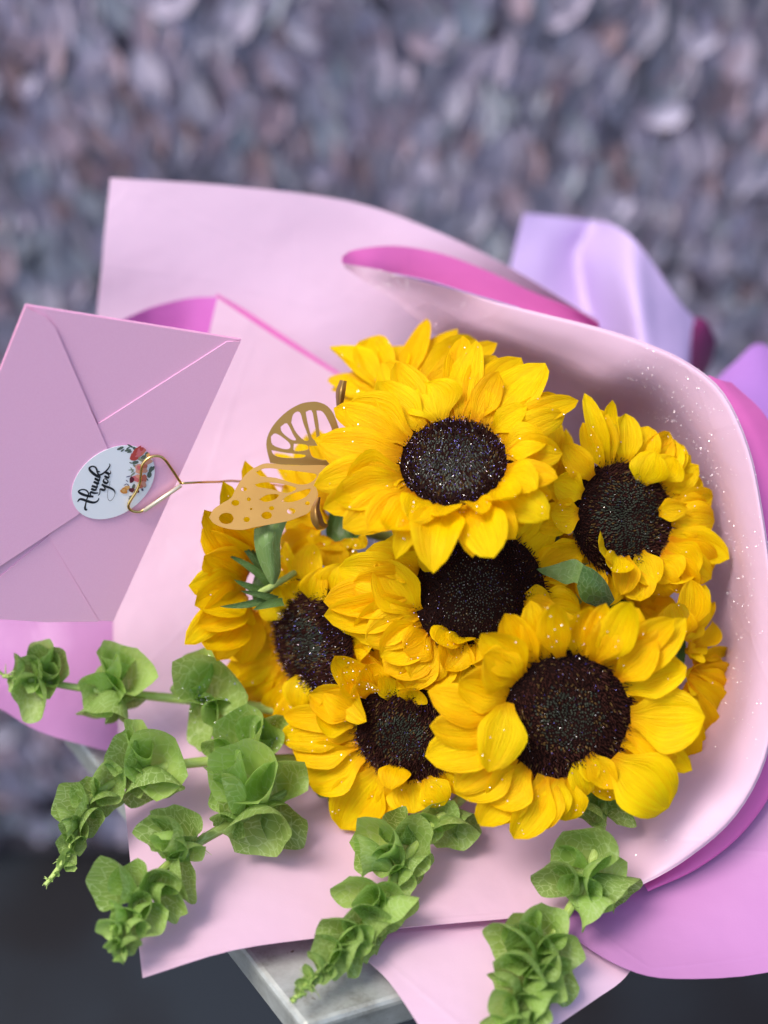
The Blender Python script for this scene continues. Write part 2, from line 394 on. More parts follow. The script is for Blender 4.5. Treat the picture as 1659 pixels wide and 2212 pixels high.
# pocket behind the envelope
sheet('paper_sheet', [
    [(255, 696, .915), (300, 675, .92), (340, 660, .923), (410, 644, .922), (469, 641, .908)],
    [(255, 760, .92), (300, 755, .93), (340, 755, .935), (410, 755, .935), (472, 730, .912)],
    [(255, 900, .925), (300, 900, .935), (340, 900, .94), (410, 900, .94), (474, 900, .925)]],
    paper_mat('orchid_paper', (0.62, 0.16, 0.52, 1), 0.15), PALE, wrap, 'orchid pink pocket of folded paper above the envelope', 5, 4)
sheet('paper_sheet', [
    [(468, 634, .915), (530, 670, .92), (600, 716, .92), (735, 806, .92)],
    [(468, 648, .912), (525, 686, .915), (590, 730, .915), (728, 820, .915)]], MAGENTA, PALE, wrap, 'narrow turned edge of deep pink paper in the fold right of the pocket', 5, 3)  # deep pink strip stands in for the contact shadow of the crease
# bright sheet at the left edge
sheet('paper_sheet', [
    [(-90, 1250, .86), (60, 1270, .865), (160, 1280, .868), (330, 1290, .875)],
    [(-90, 1390, .848), (60, 1400, .852), (160, 1400, .853), (330, 1420, .862)],
    [(-90, 1488, .82), (0, 1531, .83), (100, 1586, .835), (300, 1640, .842)]],
    PINK, MAGENTA, wrap, 'bright pink sheet under the left stem and envelope', 7, 6)
# outer sheet at the right
D_rows = []
for (a, b, c) in [((1545, 838, .80), (1640, 900, .82), (1800, 1000, .84)), ((1600, 950, .79), (1690, 985, .80), (1840, 1060, .81)), ((1640, 1150, .785), (1720, 1180, .79), (1860, 1200, .80)),
                  ((1660, 1400, .78), (1740, 1430, .78), (1880, 1440, .78)), ((1640, 1620, .775), (1740, 1700, .765), (1880, 1740, .75)), ((1540, 1770, .772), (1660, 1870, .75), (1840, 1960, .735)),
                  ((1400, 1870, .762), (1520, 1985, .735), (1700, 2088, .717)), ((1290, 1910, .752), (1380, 2020, .727), (1460, 2114, .704)), ((1190, 1925, .742), (1240, 1985, .727), (1330, 2082, .705)), ((1110, 1925, .742), (1140, 1960, .732), (1205, 2000, .720))]:
    D_rows.append([a, b, c])
sheet('paper_sheet', D_rows, PINK, MAGENTA, wrap, 'bright pink outer sheet curling out at the right below the rim', 6, 5)
sheet('paper_sheet', [
    [(1530, 810, .785), (1600, 920, .775), (1628, 1020, .768), (1645, 1120, .763), (1664, 1300, .758), (1668, 1480, .754), (1645, 1630, .752), (1580, 1752, .752), (1488, 1838, .752), (1385, 1898, .75)],
    [(1560, 822, .79), (1622, 905, .782), (1660, 1000, .775), (1688, 1110, .77), (1706, 1300, .763), (1712, 1480, .757), (1684, 1655, .753), (1610, 1784, .75), (1507, 1869, .747), (1398, 1922, .742)],
    [(1580, 826, .80), (1655, 900, .795), (1692, 1000, .785), (1712, 1110, .778), (1722, 1300, .767), (1722, 1480, .760), (1690, 1662, .756), (1614, 1789, .753), (1511, 1874, .75), (1400, 1926, .745)]],
    MAGENTA, PINK, wrap, 'hot pink layer showing as a narrow band outside the pale rim', 5, 4)  # pink layer whose magenta also paints in the dark shadow along the rim
# lowest sheet over the table corner
sheet('paper_sheet', [
    [(765, 1990, .730), (900, 1975, .733), (1060, 1965, .736), (1250, 1990, .731), (1395, 2040, .727)],
    [(779, 2057, .711), (900, 2060, .709), (1060, 2060, .710), (1200, 2070, .709), (1350, 2112, .71)],
    [(840, 2120, .694), (960, 2140, .689), (1060, 2150, .688), (1160, 2150, .69), (1285, 2160, .70)],
    [(905, 2216, .671), (1000, 2240, .666), (1060, 2250, .666), (1120, 2240, .67), (1195, 2222, .682)],
    [(950, 2300, .655), (1000, 2300, .656), (1060, 2300, .66), (1090, 2300, .663), (1120, 2285, .667)]],
    PALE, PINK, wrap, 'lowest pale sheet hanging over the table corner', 5, 5)
# tails at the upper right
sheet('paper_sheet', [
    [(1131, 460, 1.10), (1190, 466, 1.115), (1290, 478, 1.13), (1315, 481, 1.09), (1365, 513, 1.05), (1415, 575, 1.045), (1458, 640, 1.045), (1502, 690, 1.06)],
    [(1108, 550, 1.09), (1180, 560, 1.10), (1248, 545, 1.13), (1300, 580, 1.07), (1365, 620, 1.01), (1420, 670, 1.02), (1470, 710, 1.035), (1506, 740, 1.05)],
    [(1085, 650, 1.07), (1170, 680, 1.085), (1275, 690, 1.11), (1325, 720, 1.045), (1380, 740, .995), (1430, 770, 1.0), (1480, 780, 1.02), (1498, 790, 1.04)],
    [(1060, 780, 1.04), (1180, 800, 1.06), (1300, 800, 1.08), (1350, 830, 1.03), (1400, 840, .98), (1440, 850, .98), (1470, 850, 1.0), (1490, 860, 1.02)]],
    LILAC, PINK, wrap, 'creased lilac paper tail standing at the upper right', 5, 6, (2,))
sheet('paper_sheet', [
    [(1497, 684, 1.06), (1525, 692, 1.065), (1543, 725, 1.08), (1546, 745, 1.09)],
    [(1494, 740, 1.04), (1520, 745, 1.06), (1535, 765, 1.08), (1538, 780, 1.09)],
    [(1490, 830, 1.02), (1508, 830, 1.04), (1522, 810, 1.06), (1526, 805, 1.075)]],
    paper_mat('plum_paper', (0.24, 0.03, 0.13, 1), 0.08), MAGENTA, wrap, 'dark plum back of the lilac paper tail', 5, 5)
sheet('paper_sheet', [
    [(1540, 826, 1.0), (1590, 780, 1.01), (1638, 742, 1.03), (1700, 775, 1.03), (1800, 830, 1.02)],
    [(1545, 850, .97), (1600, 830, .98), (1655, 820, .99), (1720, 860, .99), (1800, 900, .98)],
    [(1560, 900, .93), (1620, 950, .935), (1680, 1000, .94), (1740, 1040, .94), (1820, 1080, .94)]],
    VIOLET, MAGENTA, wrap, 'violet corner of paper at the right edge', 5, 5)

HALF = nz(np.array(sdir)-FW)
# ------------------------------------------------------------------ glitter
def flake(mb, p, n, size, mi, rr):
    n = nz(np.array(n)*.35+HALF+np.array([rr.gauss(0, .28) for _ in range(3)]))
    a = nz(np.cross(n, np.array([rr.random(), rr.random(), rr.random()+.1]))); b = np.cross(n, a)
    i = [mb.vert(p+a*size*.5), mb.vert(p+b*size*.45), mb.vert(p-a*size*.5), mb.vert(p-b*size*.45)]
    mb.face(i, mi)
gl = MB(); rr = random.Random(8)
nr, nc = IA.shape[:2]
clus = [(1500, 990, 60, 120), (1600, 1260, 45, 150), (1430, 880, 70, 60), (1560, 1130, 40, 60), (850, 605, 50, 30), (1620, 1500, 40, 120), (1450, 1780, 120, 60), (950, 680, 60, 30), (1350, 800, 100, 50)]
cnt = 0
for _ in range(260000):
    i, j = rr.randrange(nr), rr.randrange(nc)
    x, y = IG[i][j][:2]
    c = rr.choices(clus, (8, 8, 4, 4, 3, 4, 1, 1, 2))[0]
    pr = math.exp(-((x-c[0])/c[2])**2-((y-c[1])/c[3])**2)
    if rr.random() < pr*0.35:
        jj = min(nc-2, j); ii = min(nr-2, i); u, v = rr.random(), rr.random()
        p = IA[ii, jj]*(1-u)*(1-v)+IA[ii, jj+1]*u*(1-v)+IA[ii+1, jj]*(1-u)*v+IA[ii+1, jj+1]*u*v
        flake(gl, p+IN[i, j]*0.0004, IN[i, j], rr.choice((.0003, .0004, .0004, .0006)), 0 if rr.random() < .9 else 1, rr); cnt += 1
        if cnt > 800: break
o = gl.build('glitter', [GLIT_W, GLIT_P], wrap, smooth=False); o['kind'] = 'stuff'

# ------------------------------------------------------------------ sunflowers
def petal_grid(B, T, N, w, bend, cup, twist, curl, rd, nu=6, nv=11, lance=False):
    if not lance: nu = 10
    L = T-B; ln = np.linalg.norm(L)
    side = nz(np.cross(L, N)); up = nz(np.cross(side, L))
    ph = rd.uniform(0, 6.28); wob = rd.uniform(.3, 1.0); G = []
    skew = rd.uniform(-.07, .07); sb = rd.uniform(-.12, .12)
    fold = rd.uniform(.02, .06)
    for i in range(nv+1):
        t = i/nv
        if lance: wp = (1-t)**.8*(.75+.9*t)
        else:
            s = min(1, t/.45); s = s*s*(3-2*s); wp = (.30+.70*s)*max(0, 1-t**4.0)**.64
        c = B+L*t+up*(4*bend*ln*t*(1-t))+up*(curl*ln*max(0, t-.55)**2*4)+side*(skew*ln*math.sin(math.pi*t)+sb*ln*t*(1-t))
        tw = twist*(t-.2); s2 = side*math.cos(tw)+up*math.sin(tw); u2 = up*math.cos(tw)-side*math.sin(tw)
        row = []
        for j in range(nu+1):
            u = -1+2*j/nu
            z = cup*w*(u*u-.35)*wp - fold*w*math.exp(-(u/.16)**2)*wp + .030*w*wp*math.cos(u*9.5)*min(1, 3*t)
            z += (.055*w*wob)*1.0*abs(u)**2*math.sin(ph+7*t+(2 if u > 0 else 0))*math.sin(math.pi*t)
            row.append(c+s2*(u*w*.5*wp)+u2*z)
        G.append(row)
    return G
class Flower:
    def __init__(s, c, d, nrm, rpx, label, seed, disc=True, petals=(), back=14, gl=(40, 60), blue=.4, lift=0.0, backk=1.75, hmax=.046, inner=.42, nw=.5, pale=False):
        s.pale = pale
        s.inner = inner; s.nw = nw
        rd = s.rd = random.Random(seed)
        s.ctr = P(c[0], c[1], d); s.N = V(*nrm); s.R = rpx*1.05*d/F; s.d = d; s.c = c
        s.ex = nz(np.cross(s.N, np.array([.1, .2, 1.0]))); s.ey = np.cross(s.N, s.ex)
        s.root = empty('sunflower', s.ctr, label, 'sunflower', 'sunflowers in the bouquet')
        s.gm = MB(); s.pet = []
        s.plist(back, backk, petals, lift, hmax)
        s.gl_petals(gl[0])
        s.core()
        if disc: s.disc(gl[1], blue)
        if s.gm.f:
            o = s.gm.build('glitter', [GLIT_W, GLIT_P, GLIT_B], s.root, smooth=False); o['kind'] = 'stuff'
    def rim(s, a, k=.95, h=0): return s.ctr+(s.ex*math.cos(a)+s.ey*math.sin(a))*s.R*k+s.N*h
    def proj(s, p):
        q = p-CAM; z = q@FW; return CX+F*(q@RT)/z, CY+F*(q@DN)/z
    def add(s, B, T, w, bend=None, cup=None, twist=None, curl=None, Nn=None):
        rd = s.rd
        Nb = nz(s.N*s.nw+nz(CAM-T)*.6) if Nn is None else Nn
        G = petal_grid(B, T, Nb, w, rd.uniform(.06, .17) if bend is None else bend, rd.uniform(.0, .30) if cup is None else cup,
                       rd.uniform(-.75, .75) if twist is None else twist, rd.choice((rd.uniform(-.22, .1), rd.uniform(-.05, .30))) if curl is None else curl, rd)
        mb = MB(); mb.grid(G); mb.build('petal', PETAL, s.root); s.pet.append(np.array(G))
    def plist(s, back, backk, petals, lift, hmax):
        rd = s.rd
        for k in range(back):
            a = 2*math.pi*(k+rd.uniform(-.3, .3))/back
            s.add(s.rim(a, .86, -.004), s.rim(a+rd.uniform(-.12, .12), backk*rd.uniform(.9, 1.12), rd.uniform(-.012, .0)+lift), s.R*rd.uniform(.50, .72), bend=rd.uniform(.05, .2), Nn=nz(s.N+.2*V(0, 0, 1)))
        angs = [2*math.pi*k/120 for k in range(120)]
        pr = [s.proj(s.rim(a)) for a in angs]; c0 = s.proj(s.ctr)
        for k, pt in enumerate(petals):
            x, y, wd = pt[:3]; dh = pt[3] if len(pt) > 3 else 0.0; kw = pt[4] if len(pt) > 4 else {}
            r = ray(x, y); den = r@s.N
            dd = ((s.ctr-CAM)@s.N)/den if abs(den) > .25 else s.d
            dd = min(max(dd, s.d-hmax), s.d+hmax)-dh*.001-k*.00025
            T = CAM+r*dd
            bx, by = kw.get('base', (None, None))
            ta = math.atan2(y-c0[1], x-c0[0])
            if bx is not None:
                best = min(range(120), key=lambda q: (pr[q][0]-bx)**2+(pr[q][1]-by)**2)
            else:
                best = min(range(120), key=lambda q: abs((math.atan2(pr[q][1]-c0[1], pr[q][0]-c0[0])-ta+math.pi) % (2*math.pi)-math.pi))
            B = s.rim(angs[best], .93, .0+.00012*k)
            if np.linalg.norm(T-B) < .016: B = s.ctr+(B-s.ctr)*.7
            s.add(B, T, wd*s.d/F*1.14, kw.get('bend'), kw.get('cup'), kw.get('twist'), kw.get('curl'))
    def gl_petals(s, n):
        rd = s.rd
        if not s.pet: return
        hot = rd.sample(range(len(s.pet)), max(1, len(s.pet)//3))
        for _ in range(n):
            G = s.pet[rd.choice(hot) if rd.random() < .7 else rd.randrange(len(s.pet))]
            i, j = rd.randrange(2, G.shape[0]-2), rd.randrange(0, G.shape[1]-1); u, v = rd.random(), rd.random()
            p = G[i, j]*(1-u)*(1-v)+G[i, j+1]*u*(1-v)+G[i+1, j]*(1-u)*v+G[i+1, j+1]*u*v
            n_ = nz(np.cross(G[i, j+1]-G[i, j], G[i+1, j]-G[i, j])); n_ = n_ if n_@(CAM-p) > 0 else -n_
            flake(s.gm, p+n_*.0005, n_, rd.choice((.00045, .0006, .0006, .0008)), 0 if rd.random() < .85 else 1, rd)
    def core(s):
        mb = MB(); G = []
        for i in range(7):
            t = i/6; r = s.R*.92*math.cos(t*math.pi/2*.92); h = -.004-s.R*.55*math.sin(t*math.pi/2)
            G.append([s.ctr+(s.ex*math.cos(2*math.pi*k/18)+s.ey*math.sin(2*math.pi*k/18))*r+s.N*h for k in range(18)])
        mb.grid(G, 0, None, True); mb.build('receptacle', LEAF, s.root)
        a = s.ctr-s.N*s.R*.5; end = P(1290, 1330, .97)
        pts = cr([a, a-s.N*.03*1.0+nz(end-a)*.01, a*.45+end*.55-s.N*.015, end], 5)
        mb = MB(); mb.tube(pts, .0042, 8); mb.build('stem', STEM, s.root)
    def disc(s, ng, blue):
        rd = s.rd; R = s.R; H = .16*R
        hh = lambda q: H*(1-q*q)-.10*R*math.exp(-(q/.30)**2)
        mb = MB(); G = []
        for i in range(10):
            q = i/9*1.0
            G.append([s.ctr+(s.ex*math.cos(2*math.pi*k/28)+s.ey*math.sin(2*math.pi*k/28))*R*max(q, .01)+s.N*(hh(q)-.0008) for k in range(28)])
        mb.grid(G, 0, None, True); mb.build('disc', DISC_B, s.root)
        fb = MB(); n = 1750
        for i in range(n):
            q = math.sqrt((i+.5)/n)*1.02; a = i*2.399963+rd.gauss(0, .012)/max(.15, q)
            out = s.ex*math.cos(a)+s.ey*math.sin(a)
            p = s.ctr+out*R*q+s.N*(hh(min(1, q))-.0012)
            if q < s.inner:
                L = rd.uniform(.0014, .0027); rad = .00066; tip = s.N*L+out*L*-.25*(q/s.inner)+np.cross(s.N, out)*rd.gauss(0, .0003); mi = 2 if rd.random() < .55+.4*(1-q/s.inner) else (1 if rd.random() < .3*(q/s.inner) else 0)
                if q < .12: mi = 2
            elif q < s.inner+.13:
                L = rd.uniform(.0020, .0030); rad = .0006; tip = s.N*L+out*rd.gauss(0, .0006); mi = rd.choices((0, 1, 2), (5, 3, 2))[0]
            else:
                L = rd.uniform(.0030, .0052); rad = .00058; k = max(0, q-.7)*2.0
                tan = np.cross(s.N, out)
                tip = s.N*L*(1-.35*k)+out*L*k*rd.uniform(.6, 1.2)+tan*rd.gauss(0, .0009); mi = 1 if rd.random() < .10 else 0
            jx = np.cross(s.N, out)
            b0 = [fb.vert(p+(out*math.cos(z)+jx*math.sin(z))*rad) for z in (0.4, 2.5, 4.6)]
            midr = rad*.55; pm = p+tip*.6
            m0 = [fb.vert(pm+(out*math.cos(z)+jx*math.sin(z))*midr) for z in (0.4, 2.5, 4.6)]
            tp = fb.vert(p+tip)
            for z in range(3):
                y = (z+1) % 3; fb.face((b0[z], b0[y], m0[y], m0[z]), mi); fb.face((m0[z], m0[y], tp), mi)
        o = fb.build('floret', [DISC_D, DISC_O, DISC_P if s.pale else DISC_G], s.root, smooth=False); o['kind'] = 'stuff'
        for _ in range(ng):
            q = math.sqrt(rd.random())*.98; a = rd.uniform(0, 6.283); out = s.ex*math.cos(a)+s.ey*math.sin(a)
            p = s.ctr+out*R*q+s.N*(hh(q)+(.0010 if q < .5 else .0028))
            flake(s.gm, p, nz(s.N+.5*V(0, 0, 1)), rd.choice((.00022, .0003, .0003, .00045)), 2 if rd.random() < blue+.15 else rd.choice((0, 0, 1)), rd)

I = dict(twist=0.1)
# ---- behind, mostly hidden heads first
Flower((858, 870), .785, (-.35, -.75, .5), 62, 'sunflower hidden behind the topmost one, only its upper petals showing', 21, False,
       [(722, 764, 60), (707, 808, 60), (712, 830, 50), (798, 724, 85), (852, 742, 70), (925, 706, 55), (885, 760, 60), (988, 716, 60), (1030, 727, 62), (1075, 748, 55), (760, 800, 70), (735, 850, 60)], 8, (14, 0), backk=1.5)
Flower((1462, 1430), .755, (.75, .15, .6), 75, 'sunflower tucked against the right paper wall, only curled petal tips showing', 22, False,
       [(1528, 1287, 28), (1545, 1300, 26), (1548, 1338, 40), (1500, 1330, 60), (1520, 1370, 50), (1566, 1408, 32), (1522, 1420, 55), (1500, 1400, 60), (1580, 1484, 55), (1575, 1522, 50), (1560, 1560, 50), (1532, 1612, 50), (1518, 1640, 45), (1490, 1690, 50), (1470, 1700, 55), (1545, 1500, 70), (1470, 1310, 60), (1430, 1290, 70), (1520, 1262, 60), (1490, 1250, 70), (1552, 1450, 60), (1500, 1580, 80), (1505, 1470, 80)], 8, (20, 0), backk=1.4)
f7 = Flower((575, 1265), .80, (-.72, -.10, -.55), 62, 'sunflower turned away at the far left, showing green sepals and the backs of its petals', 23, False,
       [(432, 1090, 75), (478, 1032, 62), (528, 990, 55), (560, 1010, 60), (445, 1150, 80), (440, 1200, 95), (415, 1265, 80), (412, 1310, 95), (399, 1392, 60), (425, 1350, 85), (432, 1420, 80), (470, 1425, 80), (520, 1440, 70), (590, 1040, 60), (500, 1120, 80), (485, 1330, 90)], 0, (26, 0), nw=0)
Flower((735, 1130), .79, (-.65, -.2, .7), 60, 'sunflower wedged under the butterfly, half hidden by the topmost flower', 24, False,
       [(605, 985, 55), (650, 935, 60), (690, 930, 55), (625, 1010, 60), (660, 1000, 60), (610, 1060, 60), (622, 1128, 62), (603, 1196, 56), (640, 1180, 70), (634, 1222, 50), (680, 1130, 80), (690, 1200, 80), (652, 1255, 60), (720, 1235, 60), (735, 1190, 80)], 8, (18, 0), backk=1.5)
Flower((1168, 1160), .79, (.05, .1, 1), 60, 'sunflower squeezed between the two upper flowers, a few folded petals showing', 25, False,
       [(1222, 925, 50), (1240, 960, 60), (1205, 900, 55), (1232, 1040, 65), (1215, 1000, 70), (1228, 1155, 55), (1176, 1143, 70), (1135, 1200, 82), (1200, 1230, 50), (1235, 1225, 50), (1190, 1190, 60), (1295, 1188, 65), (1150, 1260, 60), (1200, 1300, 60), (1240, 1290, 50)], 6, (16, 0), backk=1.3)
Flower((1335, 1335), .775, (.1, .05, 1), 60, 'sunflower buried between the upper right one and the largest one, crumpled petals showing', 32, False,
       [(1300, 1290, 60), (1340, 1275, 60), (1390, 1285, 70), (1440, 1290, 76), (1420, 1330, 70), (1470, 1320, 70), (1250, 1320, 60), (1280, 1270, 55), (1450, 1370, 70)], 8, (10, 0), backk=1.5)
Flower((800, 1440), .80, (-.2, .1, 1), 60, 'sunflower buried under the middle one, bits of petal showing towards the left', 33, False,
       [(725, 1400, 70), (740, 1450, 80), (770, 1400, 80), (800, 1480, 70), (860, 1500, 60), (720, 1470, 60)], 9, (10, 0), backk=1.7)
# ---- left
Flower((672, 1382), .772, (-.72, .12, .70), 122, 'glitter dusted sunflower facing left above the green bells', 26, True,
       [(640, 1248, 60, 8), (690, 1230, 60, 6), (572, 1282, 70, 6), (600, 1262, 60, 10), (540, 1330, 80), (476, 1345, 85), (470, 1380, 80), (486, 1424, 85), (500, 1455, 80), (512, 1500, 70), (514, 1524, 82), (560, 1560, 66), (574, 1580, 70), (610, 1592, 60, 4), (600, 1612, 50, 6), (545, 1400, 80, 6), (640, 1530, 60, 8)], 14, (190, 330), .35, backk=1.6)
Flower((872, 1582), .752, (-.28, .25, .92), 112, 'lower middle sunflower between the bells and the large front one', 27, True,
       [(604, 1587, 70), (610, 1548, 55), (637, 1655, 55), (720, 1700, 60), (668, 1498, 80, 6), (722, 1408, 70, 8), (740, 1440, 80, 8), (790, 1430, 70, 6), (830, 1455, 55, 6), (630, 1617, 112, 3), (683, 1531, 86, 5), (700, 1500, 70, 7), (663, 1683, 115, 3), (800, 1798, 66), (742, 1782, 116, 3), (850, 1770, 70), (894, 1757, 105, 6), (845, 1702, 66, 14), (960, 1740, 70), (900, 1480, 60, 4), (780, 1470, 60, 10)], 14, (150, 120), .4, backk=1.6)
# ---- middle
Flower((1032, 1285), .742, (-.05, -.10, 1), 140, 'middle sunflower with its dark disc partly covered by the topmost flower', 28, True, pale=True, petals=
       [(727, 1228, 90), (701, 1300, 92), (703, 1330, 80), (720, 1350, 70), (790, 1190, 75, 4), (760, 1260, 95, 3), (815, 1212, 95, 6, dict(base=(890, 1330))), (759, 1368, 95, 3), (787, 1385, 90, 4), (832, 1453, 100), (855, 1488, 66), (820, 1420, 90, 5), (885, 1464, 92, 4), (870, 1410, 80, 8), (944, 1394, 66, 10), (960, 1450, 76), (1000, 1440, 80), (988, 1396, 60, 8), (1045, 1400, 60, 6), (1050, 1450, 70), (1190, 1300, 60, 0), (1210, 1330, 60, 0), (850, 1205, 70, 4), (900, 1180, 70)], back=16, gl=(60, 190), blue=.4, backk=1.65)
f2 = Flower((1347, 1117), .757, (.36, -.05, .93), 120, 'sunflower at the upper right nestled against the glittering pale paper', 29, True, inner=.60, petals=
       [(1265, 848, 40), (1316, 866, 38), (1290, 880, 50), (1259, 912, 40), (1351, 893, 66), (1444, 934, 66), (1400, 920, 70), (1478, 962, 60), (1458, 950, 76), (1500, 1008, 55), (1490, 985, 60), (1541, 1072, 62), (1520, 1040, 60), (1546, 1126, 82), (1530, 1100, 70), (1559, 1204, 72), (1546, 1238, 90), (1507, 1241, 98, 6), (1485, 1098, 48, 12), (1415, 975, 80, 9), (1455, 985, 76, 8), (1410, 1268, 66, 6), (1340, 1286, 60), (1380, 1300, 70), (1317, 1245, 60, 6), (1295, 1190, 70, 8), (1188, 1110, 70, -5), (1195, 1040, 70, -5), (1215, 960, 60, -3), (1535, 1250, 70, -4), (1500, 1275, 70, -4), (1450, 1290, 70, -4), (1460, 1255, 80, 3)], back=14, gl=(70, 60), blue=.3, backk=1.6)
# ---- top
Flower((980, 1003), .718, (-.10, -.52, .85), 118, 'topmost sunflower with a grey green disc thick with glitter', 30, True, inner=.60, pale=True, petals=
       [(1000, 735, 66), (1072, 754, 56), (826, 787, 95), (862, 800, 80), (988, 742, 72), (1028, 761, 82), (1172, 800, 112, 0), (1127, 768, 80), (1250, 865, 56), (1200, 850, 55), (722, 884, 66), (679, 950, 66), (677, 1048, 78), (697, 1105, 78), (740, 1142, 88), (748, 880, 108, 2), (820, 834, 88, 4), (690, 960, 102, 2), (917, 826, 120, 7, dict(cup=.1)), (746, 1051, 105, 4), (720, 1090, 84, 2), (794, 1148, 88, 4), (1077, 808, 62, 9), (1139, 878, 56, 9), (1222, 893, 62), (1215, 975, 74), (1180, 950, 82, 7), (1207, 1035, 66, 4), (1183, 1115, 86), (1165, 1060, 70, 8), (1111, 1155, 70), (857, 1196, 55), (1020, 1200, 60), (830, 1160, 90, 6), (937, 1222, 102, 4), (1068, 1210, 96, 4), (960, 1120, 66, 13), (1040, 1115, 60, 12), (880, 1130, 80, 11), (1120, 1090, 70, 12)], back=14, gl=(80, 520), blue=.42, backk=1.6)
# ---- front right
Flower((1222, 1547), .705, (.06, .20, .97), 142, 'largest sunflower at the front right with a deep brown disc', 31, True,
       [(1145, 1297, 62), (1089, 1324, 78), (1272, 1304, 86), (1307, 1298, 55), (1380, 1312, 84), (1452, 1330, 70), (1482, 1334, 66), (1483, 1358, 76), (1478, 1436, 98), (1490, 1660, 62), (1490, 1612, 90), (1032, 1779, 92), (985, 1714, 88), (1037, 1774, 80), (980, 1704, 80), (1222, 1775, 86), (1267, 1722, 56), (1280, 1686, 44), (918, 1634, 98, 2), (926, 1567, 82, 3), (928, 1498, 86, 2), (990, 1470, 106, 3), (1037, 1366, 84, 1), (1043, 1411, 108, 5), (1109, 1810, 84, 3), (1160, 1791, 82, 1), (1060, 1740, 96, 4), (1198, 1288, 66, 6), (1364, 1286, 78, 4), (1053, 1667, 100, 9, dict(base=(1093, 1510), cup=.12)), (1518, 1543, 132, 3, dict(cup=.1, twist=.1)), (1449, 1751, 136, 5, dict(cup=.12, twist=.1)), (1330, 1320, 70, 1), (1420, 1380, 70, 3), (1200, 1770, 60), (1320, 1700, 60, -3)], 16, (110, 130), .3, backk=1.5)

# green sepals and leaves
for (bx, by, tx, ty, wd, d) in [(592, 1272, 490, 1196, 24, .772), (585, 1255, 511, 1161, 22, .774), (582, 1282, 504, 1251, 24, .768), (590, 1290, 474, 1311, 22, .764), (600, 1295, 518, 1276, 20, .762), (612, 1300, 545, 1318, 24, .762), (580, 1240, 540, 1178, 18, .776)]:
    G = petal_grid(P(bx, by, d), P(tx, ty, d-.006), V(-.2, -.1, 1), wd*d/F, .08, .2, .2, .1, R_, 4, 8, True)
    mb = MB(); mb.grid(G); mb.build('sepal', LEAF, f7.root)
mb = MB(); mb.tube(cr([P(560, 1280, .766), P(590, 1265, .765), P(640, 1235, .775), P(700, 1200, .80)], 4), [.002]*13, 7); o = mb.build('stalk', STEM, f7.root)
sheet('leaf', [[(549, 1142, .752), (580, 1133, .748), (621, 1123, .75)], [(549, 1172, .75), (578, 1165, .744), (606, 1166, .75)], [(556, 1205, .752), (582, 1200, .747), (606, 1205, .752)], [(571, 1240, .755), (590, 1238, .752), (606, 1235, .756)], [(584, 1262, .758), (590, 1263, .757), (595, 1261, .758)]], LEAFP, LEAFP, f7.root, 'folded green leaf below the butterfly', 4, 4, th=.0002)
sheet('leaf', [[(1158, 1229, .742), (1190, 1222, .73), (1221, 1212, .724), (1243, 1208, .722), (1262, 1221, .718)], [(1172, 1240, .738), (1195, 1236, .73), (1224, 1235, .726), (1246, 1234, .722), (1258, 1240, .717)], [(1180, 1243, .735), (1200, 1252, .732), (1222, 1262, .728), (1240, 1258, .722), (1248, 1262, .718)]], LEAFP, LEAFP, f2.root, 'curled green leaf with a ragged edge', 4, 4, th=.0002)
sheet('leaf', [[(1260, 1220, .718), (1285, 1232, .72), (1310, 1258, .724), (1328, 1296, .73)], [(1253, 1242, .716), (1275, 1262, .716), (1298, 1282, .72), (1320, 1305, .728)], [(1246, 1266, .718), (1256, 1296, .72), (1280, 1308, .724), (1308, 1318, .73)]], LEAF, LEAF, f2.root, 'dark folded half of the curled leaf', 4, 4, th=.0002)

# ------------------------------------------------------------------ bells of Ireland
def bell_mesh(S, C, a, R, rd, squash, phi):
    """a funnel shaped calyx from the stem point S to the rim centre C, opening along a"""
    Lb = np.linalg.norm(C-S); nv, nu = 9, 22; G = []; uvs = []
    K = C-a*min(Lb*.6, R*1.1)
    side0 = nz(np.cross(a, np.array([.3, .5, .8]))); p1 = rd.uniform(0, 6.28); p2 = rd.uniform(0, 6.28); ru = rd.uniform(.05, .14)
    lobes = 5; sad = rd.uniform(.03, .14); nu = 36; nv = 11; tip2 = rd.uniform(.02, .08); lip = rd.uniform(.15, .42); pl = rd.uniform(0, 6.28)
    for i in range(nv+1):
        t = i/nv
        c = S*(1-t)**2+K*2*t*(1-t)+C*t*t
        tg = nz((K-S)*(1-t)+(C-K)*t+1e-6*a); tg = nz(tg+a*t*1.2)
        x0 = nz(side0-tg*(side0@tg)); y0 = np.cross(tg, x0)
        x = x0*math.cos(phi)+y0*math.sin(phi); y = -x0*math.sin(phi)+y0*math.cos(phi)
        r = R*(.10+.92*(t**.85)*(1-.06*t)); sq = 1-(1-squash)*t**.7
        row = []; ur = []
        for j in range(nu):
            an = 2*math.pi*j/nu
            k = r*(1+t*t*(.035*math.cos(lobes*an+p1)+ru*math.cos(2*an+p2)+tip2*math.cos(3*an+p2*2)))
            if i == nv: k *= 1+.06*max(0, math.cos(lobes*an+p1))**14
            dz = t**2.2*R*(.05*math.cos(lobes*an+p1)+sad*math.cos(2*an+p1*1.7)+.04*math.cos(3*an+p2)+lip*math.cos(an-pl)-.10)
            row.append(c+x*k*math.cos(an)+y*k*sq*math.sin(an)+tg*dz); ur.append((.5+.5*t*math.cos(an), .5+.5*t*math.sin(an)))
        G.append(row); uvs.append(ur)
    mb = MB(); mb.grid(G, 0, uvs, True); return mb, G
